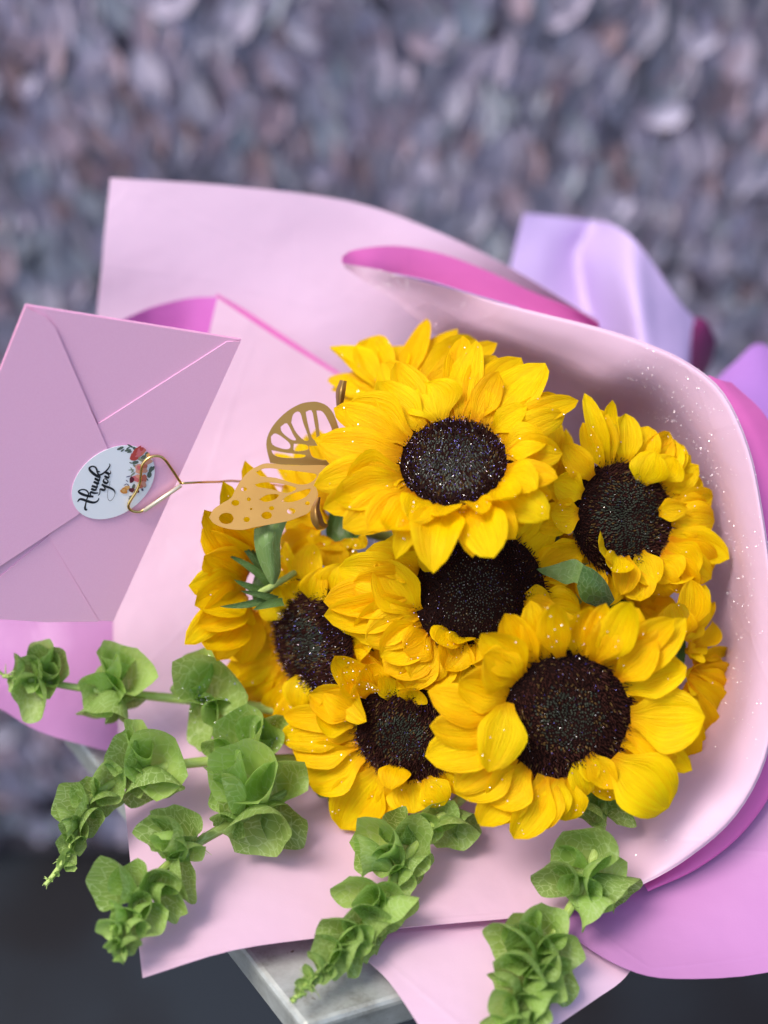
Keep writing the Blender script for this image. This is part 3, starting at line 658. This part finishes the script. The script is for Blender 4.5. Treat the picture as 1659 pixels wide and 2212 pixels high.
def stalk(label, stem, bells, spines, seed, glit=None, rad=.0034):
    rd = random.Random(seed)
    path = cr([P(*p) for p in stem], 6); pix = cr([np.array(p, float) for p in stem], 6)
    root = empty('bells_of_ireland_stem', path[0], label, 'green flower stem', 'bells of Ireland stems around the sunflowers')
    n = len(path); mb = MB(); mb.tube(path, [rad*(1-.65*(i/n)**1.5) for i in range(n)], 10); mb.build('stem', STEM, root)
    gm = MB()
    def covered(b):
        for c in bells:
            if c is not b and c[2] > b[2]*1.05 and len(c) > 5 and c[5] > .75 and math.hypot(c[0]-b[0], c[1]-b[1]) < .58*c[2]: return True
        return False
    bells = [b for b in bells if not covered(b)]
    for bl in bells:
        x, y, r = bl[:3]; a = V(*(bl[3:6] if len(bl) > 5 else (rd.uniform(-.5, .5), rd.uniform(-.5, .5), .8)))
        # nearest stem node, a little further up the stalk
        q = min(range(n), key=lambda i: (pix[i][0]-x)**2+(pix[i][1]-y)**2); d0 = pix[q][2]
        Rm = r*d0/F
        dirz = bl[5] if len(bl) > 5 else .8
        C = P(x, y, d0-Rm*(.25+1.0*dirz))
        off = (pix[q][0]-x)**2+(pix[q][1]-y)**2
        S = path[q]
        if off < (r*.35)**2: S = S+(S-C)*.1
        b, G = bell_mesh(S, C, a, Rm*1.04, rd, (rd.uniform(.68, .95) if dirz > .82 else rd.uniform(.5, .8)), rd.uniform(0, 6.28))
        b.build('bell', BELL, root)
        if glit and math.hypot(x-glit[0], y-glit[1]) < glit[2]:
            for _ in range(26):
                i, j = rd.randrange(6, 11), rd.randrange(0, 36); p = G[i][j]; nn = nz(CAM-p)
                flake(gm, p+nn*.0005+np.array([rd.gauss(0, .001) for _ in range(3)])*.8, nn, rd.choice((.0004, .0005, .0006)), rd.choice((0, 0, 0, 1)), rd)
    sb = MB()
    for (x, y, L, k) in spines:
        q = min(range(n), key=lambda i: (pix[i][0]-x)**2+(pix[i][1]-y)**2)
        for _ in range(k):
            dv = nz(V(rd.gauss(0, 1), rd.gauss(0, 1), rd.uniform(0, .9)))*L*pix[q][2]/F*rd.uniform(.6, 1.1)
            p0 = path[q]; sb.tube(cr([p0, p0+dv*.5+V(0, -.3, .2)*.001, p0+dv], 3), [.0006, .0005, .00045, .0004, .0003, .0002, .0001], 4, 0, False)
    if sb.f: o = sb.build('bract', STEM, root); o['kind'] = 'stuff'
    if gm.f: o = gm.build('glitter', [GLIT_W, GLIT_B], root, smooth=False); o['kind'] = 'stuff'
stalk('green bell stem lying furthest left below the envelope corner',
      [(660, 1545, .80), (520, 1522, .80), (400, 1511, .80), (290, 1500, .80), (200, 1490, .798), (110, 1476, .795), (50, 1466, .79), (5, 1460, .785)],
      [(420, 1437, 50, -.2, -.6, .6), (395, 1490, 40, -.7, -.2, .5), (450, 1482, 78, -.15, .05, 1), (430, 1562, 62, -.4, .4, .7), (480, 1555, 55, .2, .5, .7), (215, 1440, 52, -.5, -.6, .5), (250, 1410, 40, .1, -.7, .5), (275, 1440, 64, .35, -.3, .8), (215, 1500, 54, -.1, .1, 1), (270, 1540, 44, .4, .6, .5), (220, 1552, 66, -.4, .6, .5),
       (95, 1420, 46, -.2, -.6, .6), (120, 1440, 40, .4, -.4, .7), (85, 1400, 34, -.1, -.8, .4), (60, 1455, 40, -.3, 0, .9), (100, 1470, 34, .1, .1, 1), (60, 1512, 56, -.3, .5, .7), (30, 1440, 30, -.6, -.3, .6), (20, 1480, 22, -.7, .3, .5)],
      [(280, 1510, 40, 8), (15, 1460, 45, 6)], 41, (445, 1520, 95))
stalk('green bell stem drooping past the left paper edge with a thin budded tip',
      [(640, 1640, .785), (540, 1643, .78), (450, 1645, .775), (370, 1655, .77), (270, 1680, .762), (205, 1720, .752), (170, 1780, .742), (150, 1840, .732), (120, 1885, .725), (98, 1912, .72)],
      [(560, 1590, 50, .2, -.3, .9), (505, 1585, 66, -.3, -.3, .85), (470, 1625, 40, -.3, .3, .8), (590, 1570, 40, .5, -.2, .8), (300, 1590, 46, .1, -.7, .6), (255, 1620, 50, -.5, -.4, .7), (335, 1650, 72, .1, .05, 1), (325, 1722, 72, .1, .6, .7), (285, 1690, 40, -.3, .3, .8), (235, 1695, 50, .3, .0, .9), (232, 1745, 44, .4, .6, .5), (140, 1735, 50, -.7, -.1, .6), (180, 1710, 34, -.3, -.3, .9), (130, 1780, 42, -.6, .3, .6), (200, 1785, 42, .4, .4, .7),
       (160, 1795, 34, -.1, .1, 1), (140, 1822, 26, -.5, .3, .8), (172, 1828, 24, .5, .3, .8), (148, 1855, 22, -.2, .3, .9), (128, 1862, 16, -.5, .2, .8), (152, 1878, 14, .3, .5, .7), (122, 1890, 10, -.3, .4, .8), (108, 1902, 8, -.3, .5, .8)],
      [(175, 1770, 34, 9), (205, 1720, 30, 8), (140, 1860, 26, 8), (105, 1905, 16, 6)], 42, (550, 1590, 70))
stalk('large pale green bell stem with a thick stalk over the left paper corner',
      [(660, 1690, .77), (600, 1725, .758), (530, 1762, .745), (470, 1795, .735), (420, 1825, .725), (370, 1862, .715), (325, 1905, .705), (290, 1955, .695), (265, 2010, .685), (252, 2065, .675)],
      [(470, 1720, 66, -.7, .0, .6), (520, 1665, 78, -.3, -.25, .9), (480, 1640, 50, -.3, -.7, .5), (600, 1695, 74, .35, -.05, .92), (620, 1790, 66, .6, .4, .6), (555, 1812, 78, -.05, .5, .85), (490, 1790, 44, -.2, .6, .6),
       (330, 1800, 62, -.6, -.1, .75), (385, 1770, 48, .0, -.6, .7), (365, 1835, 50, -.1, .4, .8), (405, 1850, 40, .4, .5, .7), (225, 1910, 52, -.7, -.2, .6), (275, 1895, 44, -.1, -.4, .8), (345, 1915, 50, .1, .2, 1), (412, 1895, 54, .8, -.1, .5), (375, 1960, 50, .5, .4, .6), (300, 1960, 36, -.3, .1, .9), (330, 1990, 40, .6, .3, .7),
       (240, 1975, 30, -.6, 0, .8), (270, 1985, 30, .0, .1, 1), (230, 2010, 30, -.5, .2, .8), (300, 2015, 34, .5, .4, .7), (262, 2020, 26, 0, .2, 1), (240, 2045, 26, -.4, .3, .8), (285, 2048, 28, .4, .4, .8), (258, 2060, 22, 0, .4, .9), (255, 2080, 14, 0, .6, .8)],
      [(420, 1825, 42, 12), (320, 1910, 36, 8), (270, 2000, 26, 6)], 43)
stalk('central green bell stem reaching down over the metal table corner',
      [(1000, 1720, .775), (930, 1790, .752), (880, 1850, .735), (845, 1910, .722), (815, 1965, .712), (765, 2020, .702), (720, 2070, .692), (675, 2115, .683), (630, 2165, .674)],
      [(985, 1810, 52, .3, .4, .85), (1015, 1790, 46, .6, .2, .7), (950, 1765, 40, -.1, -.1, 1), (1000, 1830, 40, .5, .7, .5), (925, 1790, 36, .2, .3, .9), (800, 1812, 58, -.45, -.2, .85), (850, 1780, 44, -.1, -.5, .8), (893, 1830, 62, .35, 0, .93), (770, 1850, 46, -.7, .1, .6), (835, 1860, 44, -.1, .1, 1), (905, 1890, 48, .8, .3, .5), (870, 1905, 40, .3, .4, .8),
       (765, 1930, 48, -.5, .0, .8), (845, 1950, 46, .2, .1, 1), (872, 1990, 60, .6, .4, .6), (800, 1960, 44, -.2, .2, 1), (790, 1995, 52, 0, .1, 1), (730, 2015, 50, -.5, .1, .8), (830, 2030, 42, .6, .4, .6), (765, 2040, 44, .1, .3, .9), (700, 2055, 40, -.5, .1, .8), (775, 2078, 46, .4, .5, .7), (735, 2085, 36, .1, .4, .9), (800, 2065, 34, .6, .4, .6),
       (680, 2080, 26, -.5, .1, .8), (705, 2108, 28, .3, .5, .8), (662, 2105, 20, -.4, .2, .8), (680, 2125, 20, .3, .5, .7), (650, 2125, 15, -.4, .3, .8), (665, 2140, 15, .3, .5, .7), (642, 2145, 11, -.2, .5, .8), (655, 2152, 9, .3, .5, .8), (632, 2160, 8, -.2, .5, .8)],
      [(670, 2120, 40, 12), (700, 2080, 40, 8), (650, 2150, 26, 8)], 44)
stalk('right green bell stem below the largest sunflower, running off the bottom edge',
      [(1310, 1690, .765), (1300, 1760, .745), (1290, 1830, .732), (1268, 1890, .722), (1235, 1955, .712), (1195, 2020, .702), (1155, 2085, .692), (1120, 2150, .682), (1095, 2215, .672), (1080, 2260, .665)],
      [(1300, 1725, 52, .1, .3, .9), (1262, 1765, 44, -.5, .3, .8), (1335, 1750, 48, .4, .3, .8), (1362, 1745, 44, .7, .3, .6), (1250, 1730, 36, -.7, 0, .7), (1260, 1845, 66, -.15, -.1, .95), (1215, 1850, 34, -.7, 0, .6), (1195, 1905, 54, -.55, .1, .8), (1255, 1925, 44, 0, .3, .95), (1318, 1905, 66, .45, .0, .85), (1360, 1935, 44, .8, .3, .5), (1295, 1985, 48, .3, .7, .5),
       (1125, 2000, 46, -.3, -.6, .7), (1180, 2005, 56, .1, -.3, .9), (1090, 2050, 62, -.7, 0, .65), (1150, 2060, 60, -.1, .1, 1), (1215, 2065, 60, .5, .2, .8), (1245, 2050, 40, .8, -.1, .6), (1120, 2110, 60, -.2, .3, .9), (1215, 2120, 58, .6, .4, .6), (1180, 2130, 50, .2, .3, .9), (1080, 2130, 44, -.6, .2, .7), (1085, 2185, 44, -.4, .2, .8), (1140, 2185, 46, .1, .3, .9), (1185, 2180, 44, .5, .4, .7), (1110, 2225, 40, -.1, .4, .9), (1070, 2225, 36, -.5, .3, .8), (1155, 2225, 36, .4, .4, .8)],
      [(1110, 2180, 40, 8), (1235, 1950, 20, 4)], 45)
stalk('short dark green sprig peeping out under the lower middle sunflower',
      [(730, 1660, .80), (705, 1690, .785), (690, 1715, .775)], [(690, 1690, 34, -.3, .3, .9), (720, 1715, 26, .2, .6, .7), (662, 1668, 26, -.6, .1, .8), (740, 1730, 24, .3, .6, .6)], [], 46, None, .002)

# ------------------------------------------------------------------ envelope with sticker
E1, E2, E3 = P(55, 657, .675), P(522, 732, .728), P(245, 1343, .782)
EN = nz(np.cross(E3-E2, E1-E2)); EN = EN if EN@(CAM-E2) > 0 else -EN
E4 = E1+E3-E2
def onE(x, y, h=0.0):
    r = ray(x, y); return CAM+r*(((E2+EN*h-CAM)@EN)/(r@EN))
env = empty('envelope', (E1+E2+E3+E4)/4, 'large pearly pink envelope with a round thank you sticker, propped at the left', 'envelope')
def plate(name, pts, th, mat, parent, bev=0.0, off=0.0):
    bm = bmesh.new(); f = bm.faces.new([bm.verts.new(Vector(p+EN*off)) for p in pts]); bm.normal_update()
    if np.array(f.normal)@EN < 0: f.normal_flip()
    ex = bmesh.ops.extrude_face_region(bm, geom=[f])
    for v in [g for g in ex['geom'] if isinstance(g, bmesh.types.BMVert)]: v.co += Vector(EN*-th)
    bmesh.ops.recalc_face_normals(bm, faces=bm.faces)
    if bev: bmesh.ops.bevel(bm, geom=list(bm.edges), offset=bev, segments=2, affect='EDGES')
    me = bpy.data.meshes.new(name); bm.transform(Matrix.Translation(-Vector(parent_world(parent)))); bm.to_mesh(me); bm.free(); me.materials.append(mat)
    o = bpy.data.objects.new(name, me); COL.objects.link(o); o.parent = parent; return o
def parent_world(p):
    v = Vector((0, 0, 0))
    while p: v += p.location; p = p.parent
    return v
plate('envelope_body', [E1, E2, E3, E4], .0016, PEARL, env, .0004)
h1 = .0004
def lower(p, k): return p
s1, s2, s3 = onE(56, 659), onE(100, 681), onE(521, 733)
# side flap at the top, lying lowest
plate('flap', [onE(60, 660), onE(517, 733), onE(490, 739), onE(214, 918), onE(95, 684)], .0004, PEARL, env, 0, .0006)
# right flap, its cut edge catching the light
plate('flap', [onE(519, 736), onE(489, 737), onE(210, 915), onE(150, 1110), onE(103, 1155), onE(214, 1338), onE(244, 1340)], .0005, PEARL, env, 0, .0011)
plate('flap', [onE(-100, 1330), onE(104, 1157), onE(215, 1342), onE(100, 1343)], .0004, PEARL, env, 0, .0006)
# closing flap from the left
plate('flap', [onE(54, 660), onE(97, 681), onE(118, 704), onE(232, 968), onE(243, 1040), onE(165, 1110), onE(0, 1219), onE(-120, 1300), E4+EN*.0], .0006, PEARL, env, 0, .0020)
ea = math.radians(-35); sp = []
for k in range(64):
    t = 2*math.pi*k/64; u, v = 98*math.cos(t), 69*math.sin(t)
    sp.append(onE(243+u*math.cos(ea)-v*math.sin(ea), 1038+u*math.sin(ea)+v*math.cos(ea)))
stk = plate('sticker', sp, .0003, STICKER, env, 0, .0024)
def ribbon(mb, pts, h):
    """brush stroke: (x, y, half width) in plate units"""
    q = cr(pts, 5)
    for i in range(len(q)):
        pass
    L = []
    for i, p in enumerate(q):
        t = q[min(i+1, len(q)-1)][:2]-q[max(i-1, 0)][:2]; t = t/max(1e-9, np.linalg.norm(t)); n = np.array([-t[1], t[0]])*max(p[2], .22)
        L.append((onE(p[0]+n[0], p[1]+n[1], h), onE(p[0]-n[0], p[1]-n[1], h)))
    mb.grid([list(r) for r in L])
STROKES = [
 [(125, 1460, 15), (200, 1375, 32), (300, 1385, 40), (430, 1430, 42), (560, 1470, 40), (660, 1480, 35), (750, 1455, 26), (810, 1390, 18), (825, 1330, 10)],
 [(445, 1715, 18), (390, 1710, 36), (370, 1650, 32), (385, 1560, 22), (415, 1430, 20), (450, 1310, 18), (482, 1230, 20), (470, 1150, 24), (400, 1080, 24), (290, 1055, 20), (190, 1090, 24), (165, 1140, 32), (260, 1200, 42), (380, 1245, 40), (500, 1275, 42), (645, 1290, 30)],
 [(575, 1285, 16), (540, 1190, 26), (575, 1145, 38), (680, 1175, 32), (810, 1168, 14)],
 [(570, 1030, 36), (650, 1065, 40), (715, 1070, 30), (745, 1000, 18)], [(590, 935, 36), (680, 965, 40), (755, 985, 28), (765, 920, 18), (740, 860, 16)],
 [(650, 805, 36), (730, 840, 40), (800, 870, 30), (800, 800, 18), (740, 740, 16), (690, 700, 34), (770, 740, 42), (825, 765, 30), (845, 700, 18), (830, 640, 16)],
 [(770, 500, 26), (750, 400, 28), (700, 325, 26), (610, 300, 22), (520, 345, 30), (530, 420, 38), (620, 515, 44), (720, 590, 44), (800, 635, 42), (880, 655, 30)],
 [(865, 482, 12), (800, 472, 24), (790, 540, 28), (850, 585, 28), (950, 540, 28), (1050, 460, 26), (1130, 370, 22), (1185, 265, 18), (1160, 210, 8)],
 [(800, 1250, 12), (845, 1200, 14), (860, 1110, 16), (865, 1045, 22), (940, 1065, 40), (1000, 1075, 34), (1025, 1020, 22), (975, 950, 20), (920, 893, 34)],
 [(915, 890, 34), (1030, 950, 36), (1180, 1000, 34), (1290, 1060, 30), (1342, 1130, 16), (1345, 1220, 7), (1300, 1330, 6), (1230, 1408, 6), (1160, 1418, 6), (1112, 1330, 5), (1108, 1200, 5), (1130, 1030, 4), (1170, 900, 4), (1192, 780, 3)],
 [(1060, 850, 36), (985, 810, 36), (980, 735, 18), (1030, 708, 14), (1100, 750, 18), (1120, 805, 24), (1070, 852, 34), (1000, 830, 34)],
 [(1005, 618, 34), (1080, 660, 40), (1140, 672, 28), (1152, 605, 16), (1090, 540, 16), (1038, 498, 34), (1110, 525, 38), (1175, 545, 26), (1208, 500, 14), (1195, 440, 8)]]
ink = MB()
for k, st in enumerate(STROKES):
    ribbon(ink, [(159.1+.06613*x, 987.5+.06613*y, w_*.06613) for x, y, w_ in st], .0025+.00003*k)
ink.build('lettering', INK, stk, loc=parent_world(stk))
stk_l = bpy.data.objects['lettering']; stk_l.location = (0, 0, 0)
pr = MB(); pk = list(PR); hcount = [0]
def blob(x, y, rx, ry, rot, col, wav=.12, n=14):
    rd = R_; hcount[0] += 1; h = .00252+.00001*hcount[0]; c = math.cos(math.radians(rot)); s_ = math.sin(math.radians(rot)); ids = []; ph = rd.uniform(0, 6)
    for k in range(n):
        t = 2*math.pi*k/n; m_ = 1+wav*math.sin(3*t+ph)+wav*.6*math.sin(5*t+2*ph); u, v = rx*math.cos(t)*m_, ry*math.sin(t)*m_
        ids.append(pr.vert(onE(219.4+.07937*(x+u*c-v*s_), 949.1+.07937*(y+u*s_+v*c), h)))
    pr.face(ids, pk.index(col))
def leafb(x, y, L, W, rot, col): blob(x, y, L, W, rot, col, .04, 10)
for a in [(510, 245, 100, 38, -22), (570, 300, 60, 22, -35), (720, 300, 95, 34, -8), (780, 180, 90, 26, 28), (720, 240, 60, 20, -30), (760, 345, 70, 22, -10), (920, 630, 90, 44, -10), (900, 250, 60, 40, 40), (1340, 820, 50, 90, 20), (1300, 960, 62, 90, 10), (1400, 790, 36, 70, 30), (1240, 1090, 50, 16, 50), (800, 640, 52, 16, 20), (1230, 400, 60, 46, -60), (1140, 490, 80, 50, -30), (870, 1290, 40, 80, 20), (760, 1610, 40, 16, -50), (800, 1550, 60, 16, -20)]:
    leafb(*a, 'leaf')
for a in [(830, 830, 80, 18, 60), (800, 830, 80, 14, -5), (840, 870, 60, 16, -50), (900, 720, 60, 30, 40), (850, 950, 90, 22, -40), (1080, 560, 60, 40, 20), (1180, 1260, 40, 60, 10), (1000, 500, 90, 40, 50)]: leafb(*a, 'sage')
for a in [(730, 1010, 62, 14, -15), (690, 1130, 40, 12, 40), (650, 1230, 50, 12, -30), (720, 1240, 40, 14, 50), (1110, 1370, 40, 30, 60)]: leafb(*a, 'navy')
for a in [(1010, 360, 200, 130, -35, 'rust'), (880, 480, 110, 110, 0, 'red'), (960, 290, 150, 50, -45, 'red'), (1060, 300, 110, 70, -30, 'rose'), (1090, 260, 60, 50, -30, 'red'), (1000, 430, 90, 40, -30, 'rose'), (1270, 430, 50, 60, 20, 'amber'),
          (1250, 620, 150, 70, -25, 'peach'), (1060, 790, 160, 110, 10, 'peach'), (1020, 770, 60, 60, 0, 'rose'), (1170, 740, 80, 70, 0, 'rust'), (1000, 880, 70, 50, 0, 'peach'), (1180, 850, 70, 70, 0, 'peach'),
          (960, 1060, 120, 100, 0, 'rose'), (1150, 1060, 90, 100, 0, 'rust'), (990, 1010, 70, 50, 20, 'peach'), (1060, 1120, 60, 60, 0, 'red'), (1130, 1220, 90, 80, 0, 'peach'), (1060, 1280, 70, 60, 0, 'rust'),
          (820, 1100, 62, 90, 10, 'maroon'), (820, 1380, 80, 60, 0, 'maroon'), (970, 1410, 60, 50, 0, 'maroon'), (690, 1320, 80, 60, -20, 'amber'), (610, 1400, 95, 85, 0, 'orange'), (600, 1390, 50, 40, 0, 'amber')]: blob(*a)
fo = pr.build('floral_print', [PR[k] for k in pk], stk, loc=parent_world(stk), smooth=False); fo.location = (0, 0, 0)

# heart shaped wire pick
def sxy(x, y): return 109.7+.2315*x, 905.2+.2315*y
hp = [(1215, 600, 4), (1130, 470, 4), (1060, 375, 4), (1000, 345, 4), (930, 355, 4), (870, 402, 4), (848, 450, 4), (840, 520, 4), (830, 600, 4), (795, 680, 4), (740, 765, 4), (724, 815, 4), (745, 848, 4), (800, 866, 4), (865, 850, 4), (1000, 752, 4), (1120, 672, 4), (1212, 612, 4)]
hw = [onE(*sxy(x, y), .0045) for x, y, _ in hp]
pick = empty('heart_card_holder', hw[0], 'gold wire heart card holder clipped over the thank you sticker', 'card holder')
hb = MB(); hb.tube(cr(hw, 5, (0, 15)), .00085, 8); hb.build('heart_wire', WIRE, pick)
fb = MB()
a_, b_ = hw[14], hw[17]; dr = nz(b_-a_); nn_ = nz(np.cross(dr, EN))
fb.tube([a_+EN*.0009, a_*.5+b_*.5+EN*.0009, b_+EN*.0009], .0013, 8); fb.build('clip_bar', plain('gold_sky_glint', (0.85, 0.76, 0.58, 1), 0.35, 0.5).m, pick)  # bar lightened, its bright sky reflection is put into the base colour
sbm = MB(); sbm.tube(cr([hw[0], onE(*sxy(1400, 590), .002), P(470, 1041, .775), P(520, 1040, .79), P(640, 1060, .83), P(800, 1150, .90)], 4), .0007, 7); sbm.build('stick', WIRE, pick)

# ------------------------------------------------------------------ gold butterfly
BO = P(600, 1050, .742); BNn = V(-.05, -.10, 1); bx_ = nz(RT-BNn*(RT@BNn)); by_ = np.cross(BNn, bx_)
fly = empty('butterfly', P(712, 1040, .742), 'gold laser cut card butterfly resting on the petals at the left', 'butterfly ornament')
def on_plane(x, y, O, n):
    r = ray(x, y); return CAM+r*(((O-CAM)@n)/(r@n))
def wing(outline, holes, O, n, label=None):
    ax = nz(RT-n*(RT@n)); ay = np.cross(n, ax)
    cu = bpy.data.curves.new('wing', 'CURVE'); cu.dimensions = '2D'; cu.fill_mode = 'BOTH'; cu.extrude = .00025
    def sp(pts, k=4):
        pts = [(411.5+.23146*x, 822.9+.23146*y) for x, y in pts]
        q = cr(pts+[pts[0]], k)[:-1]
        s = cu.splines.new('POLY'); s.points.add(len(q)-1); s.use_cyclic_u = True
        for i, p in enumerate(q):
            w3 = on_plane(p[0], p[1], O, n)-O; s.points[i].co = (w3@ax, w3@ay, 0, 1)
    sp(outline)
    for h in holes:
        if len(h) == 4 and not hasattr(h[0], '__len__'):
            x, y, a, b = h; h = [(x+a*math.cos(2*math.pi*k/8), y+b*math.sin(2*math.pi*k/8)) for k in range(8)]
        sp(h, 3)
    tmp = bpy.data.objects.new('tmp_wing', cu); COL.objects.link(tmp)
    dg = bpy.context.evaluated_depsgraph_get(); me = bpy.data.meshes.new_from_object(tmp.evaluated_get(dg)); me.name = 'wing'
    bpy.data.objects.remove(tmp); bpy.data.curves.remove(cu)
    Mx = Matrix((tuple(ax)+(0,), tuple(ay)+(0,), tuple(n)+(0,), (0, 0, 0, 1))).transposed()
    me.transform(Mx); me.transform(Matrix.Translation(Vector(O)-fly.location))
    me.materials.clear(); me.materials.append(GOLD)
    o = bpy.data.objects.new('wing', me); COL.objects.link(o); o.parent = fly
    if label: o['label'] = label
wing([(175, 1275), (215, 1200), (300, 1140), (380, 1090), (420, 1010), (470, 930), (540, 850), (620, 800), (700, 770), (800, 775), (950, 788), (1290, 790), (1290, 850), (1230, 880), (1170, 970), (1190, 1060), (1150, 1150), (1100, 1230), (1000, 1275), (900, 1310), (750, 1338), (600, 1365), (480, 1390), (330, 1375), (220, 1330)],
     [(335, 1283, 70, 53), (420, 1138, 38, 28), (500, 1010, 28, 20), (545, 1105, 20, 18), (567, 1195, 13, 10), (525, 1293, 30, 25), (757, 1188, 25, 20), (712, 1255, 50, 35), (940, 1215, 40, 28), (1092, 1142, 24, 18),
      [(610, 850), (700, 815), (850, 825), (1060, 850), (1180, 875), (1120, 950), (1000, 965), (800, 905), (660, 890)], [(600, 965), (700, 945), (850, 960), (990, 1000), (900, 1045), (750, 1010), (630, 990)],
      [(640, 1105), (720, 1060), (825, 1060), (790, 1105), (700, 1130)], [(845, 1125), (900, 1075), (1000, 1035), (1120, 1005), (1080, 1080), (950, 1130)]], BO, BNn, 'spotted lower wing of the gold butterfly')
wing([(745, 765), (715, 650), (710, 560), (740, 470), (800, 380), (900, 285), (1000, 225), (1080, 200), (1180, 195), (1270, 230), (1330, 300), (1370, 400), (1400, 520), (1380, 700), (1290, 790), (1000, 785), (850, 780)],
     [[(940, 390), (960, 310), (1020, 290), (1055, 400), (1105, 540), (1060, 555), (985, 480)], [(1075, 290), (1130, 275), (1155, 380), (1175, 535), (1135, 535), (1095, 400)], [(1175, 275), (1230, 285), (1280, 360), (1320, 480), (1220, 535), (1195, 400)],
      [(840, 430), (900, 395), (955, 495), (985, 550), (935, 545), (855, 480)], [(750, 520), (800, 490), (915, 570), (930, 625), (870, 635), (765, 595)], [(965, 585), (1080, 595), (1095, 640), (970, 655)], [(755, 645), (900, 672), (1070, 690), (1030, 718), (850, 715), (775, 685)],
      [(1105, 605), (1250, 605), (1330, 625), (1280, 735), (1150, 715), (1115, 660)]], P(650, 940, .752), V(-.10, .22, 1), 'upper wing of the gold butterfly cut into slim cells')
def px2(x, y): return 411.5+.23146*x, 822.9+.23146*y
sheet('wing', [[(*px2(1395, -10), .752), (*px2(1425, -5), .748), (*px2(1460, 0), .75)], [(*px2(1357, 100), .752), (*px2(1400, 100), .745), (*px2(1445, 110), .748)], [(*px2(1362, 240), .752), (*px2(1390, 240), .748), (*px2(1420, 240), .75)]], GOLD, GOLD, fly, 'curled right wing of the gold butterfly', 4, 5)
sheet('wing', [[(*px2(1180, 1085), .725), (*px2(1195, 1085), .722), (*px2(1215, 1085), .724)], [(*px2(1122, 1200), .722), (*px2(1165, 1190), .715), (*px2(1205, 1190), .72)], [(*px2(1128, 1310), .722), (*px2(1180, 1300), .714), (*px2(1225, 1250), .72)], [(*px2(1180, 1385), .724), (*px2(1215, 1365), .718), (*px2(1250, 1320), .722)], [(*px2(1230, 1385), .728), (*px2(1260, 1375), .724), (*px2(1290, 1345), .726)]], GOLD, GOLD, fly, 'curled gold wing tip against the topmost petals', 4, 5)
mb = MB(); mb.tube(cr([P(712, 985, .742), P(716, 1020, .738), P(720, 1060, .738), P(722, 1100, .742)], 4), [.0006, .0010, .0013, .0016, .0018, .0019, .0018, .0016, .0014, .0012, .0010, .0008, .0004], 8); mb.build('body', GOLD, fly)
bpy.context.view_layer.update()
